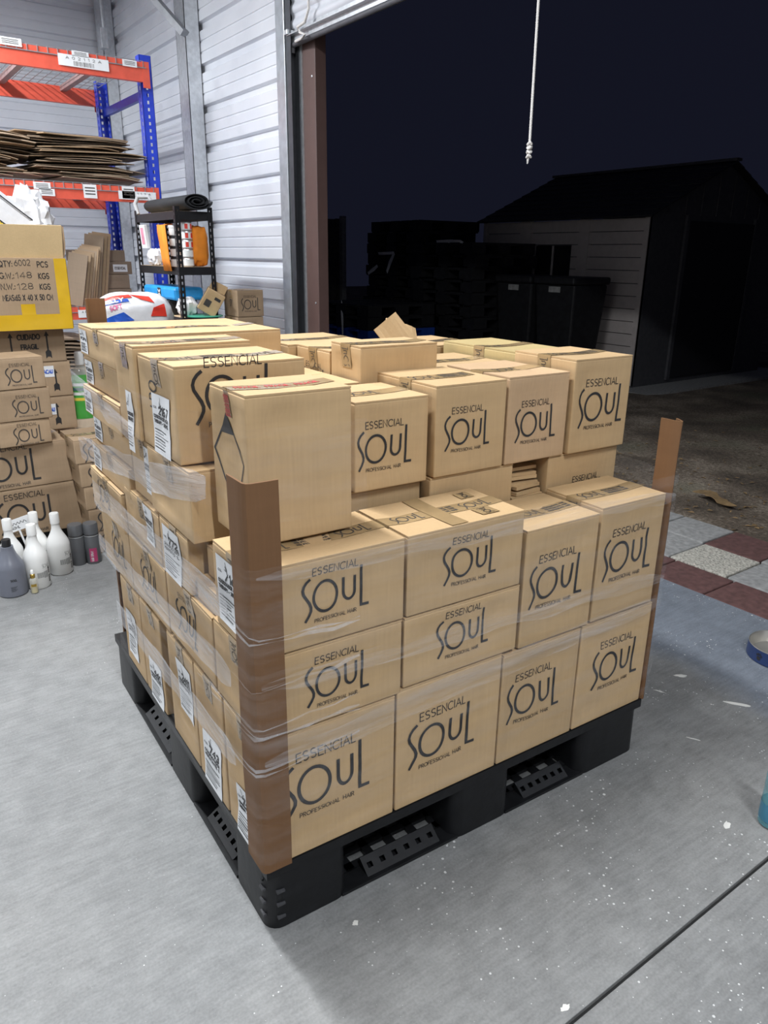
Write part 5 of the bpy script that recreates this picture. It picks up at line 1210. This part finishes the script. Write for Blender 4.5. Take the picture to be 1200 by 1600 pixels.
# stacked black pallets
def yard_pallet(mat):
    r = empty('yard_pallet', None, None)
    b = MB()
    for k in range(5): b.box(0, 1.0, k*.2425, k*.2425+.17, .115, .14)
    b.build('deck', mat, r)
    for i in range(3):
        for j in range(3): b = MB(); b.box(i*.4, i*.4+.2, j*.46, j*.46+.22, .015, .115); b.build('block', mat, r)
    b = MB(); [b.box(0, 1.0, y, y+.12, 0, .015) for y in (.02, .51, 1.0)]; b.build('runner', mat, r)
    return r
yp = yard_pallet(M_OUTBLK); first = True
def put(x, y, z, rz, label, src=None):
    global first
    if src is None:
        if first: o = yp; first = False
        else: o = dup(yp)
    else: o = src
    o.location = (x, y, z); o.rotation_euler = (0, 0, R(rz)); tag(o, label, 'pallet', 'plastic pallets stacked in the yard'); return o
for k in range(13): put(5.72+random.uniform(-.03, .03), 6.90+random.uniform(-.03, .03), .141*k, random.uniform(-2, 2), 'dark plastic pallet, %s from the ground in the left of the two tall yard stacks' % ordinal(k))
for k in range(11): put(5.56+random.uniform(-.03, .03), 5.60+random.uniform(-.03, .03), .141*k, random.uniform(-2, 2), 'dark plastic pallet, %s from the ground in the tall yard stack nearer the shed' % ordinal(k))
blu = yard_pallet(M_OUTBLU); put(4.45, 6.15, .423, 0, 'blue plastic pallet low in the yard beside the door jamb', blu)
for k in range(3): put(4.45, 6.15, .141*k, 0, 'dark pallet, %s from the ground under the blue one in the yard' % ordinal(k))
for k in range(2): put(4.45, 6.15, .564+.141*k, 1, 'dark pallet lying %s the blue one in the yard' % ('directly on', 'second above')[k])
# film scraps hanging on the pallets
for i, (pts, lab_) in enumerate((([(5.715, 7.75, 1.42), (5.68, 7.60, 1.42), (5.67, 7.32, 1.43), (5.67, 7.42, 1.30), (5.68, 7.50, 1.18)], 'scrap of clear film hooked on the tall pallet stack'), ([(5.715, 8.00, 1.15), (5.69, 7.85, 1.20), (5.68, 7.72, 1.26)], 'short curl of clear film low on the tall pallet stack'), ([(4.46, 6.72, .86), (4.435, 6.68, .70), (4.43, 6.66, .45)], 'strip of clear film hanging over the blue pallet'), ([(5.60, 6.35, 1.56), (5.58, 6.05, 1.565), (5.56, 5.85, 1.56), (5.54, 5.68, 1.50)], 'scrap of film on top of the pallets nearer the shed'))):
    mb = MB()
    for k, q in enumerate(pts):
        for s_ in (-1, 1): mb.v.append((q[0], q[1]+.012*s_*(1+k % 2), q[2]+.018*s_))
    for k in range(len(pts)-1): mb.f.append((2*k, 2*k+2, 2*k+3, 2*k+1))
    o = mb.build('film_scrap', M_BAG); s_ = o.modifiers.new('t', 'SOLIDIFY'); s_.thickness = .003; tag(o, lab_, 'film scrap')
# wheeled bins with pale labels in front of the shed
for i, (y, lab_) in enumerate(((5.22, 'dark wheeled bin with a pale label, nearer the pallet stacks'), (4.60, 'dark wheeled bin with a pale label under the shed window'))):
    r = empty('wheeled_bin', lab_, 'bin', (6.10, y, 0)); b = MB(); b.v += [(-.20, -.22, .05), (.20, -.22, .05), (.20, .22, .05), (-.20, .22, .05), (-.27, -.28, 1.12), (.27, -.28, 1.12), (.27, .28, 1.12), (-.27, .28, 1.12)]; b.f += [(3, 2, 1, 0), (4, 5, 6, 7), (0, 1, 5, 4), (1, 2, 6, 5), (2, 3, 7, 6), (3, 0, 4, 7)]; b.build('body', M_OUTBLK, r, bevel=.02)
    b = MB(); b.box(-.30, .30, -.29, .29, 1.122, 1.20); b.build('lid', M_OUTBLK, r, bevel=.02)
    b = MB(); b.box(-.273, -.268, -.08, .08, 1.04, 1.10); b.build('pale_label', M_PAVG, r)
    for s_ in (-1, 1): b = MB(); b.lathe([(.05, -.02), (.10, -.02), (.10, .02), (.05, .02)], 20); b.build('wheel', M_OUTBLK, r, loc=(.2, .22*s_, .10), rot=(R(90), 0, 0), smooth=True)
# fence behind the pallets
fe_ = empty('yard_fence', 'dim board fence behind the pallet stacks', 'fence', (0, 0, 0))
for k in range(20): b = MB(); x = 3.2+.17*k; b.box(x, x+.155, 10.0, 10.03, 0, 1.95+.01*(k % 3)); b.build('fence_board', M_FENCE, fe_)
for k in range(4): b = MB(); x = 3.2+1.1*k; b.box(x, x+.08, 9.92, 9.999, 0, 2.0); b.build('fence_post', M_PAVG, fe_)
lf = MB(); n = 10
for i in range(n+1):
    t = i/n
    for s_ in (-1, 1): lf.v.append((3.66+.02*math.sin(t*6), 1.36-.30*t, .012+.012*math.sin(t*5)+.006*s_*math.sin(t*9))); lf.v[-1] = (lf.v[-1][0]+s_*.05*math.sin(math.pi*t)*(1+.3*math.sin(t*20)), lf.v[-1][1], lf.v[-1][2]+.0)
for i in range(n): lf.f.append((2*i, 2*i+2, 2*i+3, 2*i+1))
o = lf.build('dry_leaf', M_DIRT2); s_ = o.modifiers.new('t', 'SOLIDIFY'); s_.thickness = .004; tag(o, 'large dry curled leaf on the dirt beyond the pavers', 'leaf')

lt = MB(); rn = random.Random(5)
for k in range(900):
    x = 3.28+abs(rn.gauss(0, 1.1)); y = rn.uniform(-.6, 4.2)
    if x > 6.3: continue
    z = -.018+.03*noise.noise(Vector((x*1.7, y*1.7, 0)))+.02*noise.noise(Vector((x*5, y*5, 3)))+.004
    a = rn.uniform(0, 6.28); l_ = rn.uniform(.008, .028); w_ = l_*rn.uniform(.15, .5); c, sn = math.cos(a), math.sin(a)
    lt.quad((x-c*l_, y-sn*l_, z), (x+sn*w_, y-c*w_, z+rn.uniform(0, .010)), (x+c*l_, y+sn*l_, z+.003), (x-sn*w_, y+c*w_, z+rn.uniform(0, .008)))
o = lt.build('leaf_litter', M_DIRT2); o['kind'] = 'stuff'; o['label'] = 'scattered leaf litter and twigs on the bare dirt'; o['category'] = 'leaf litter'
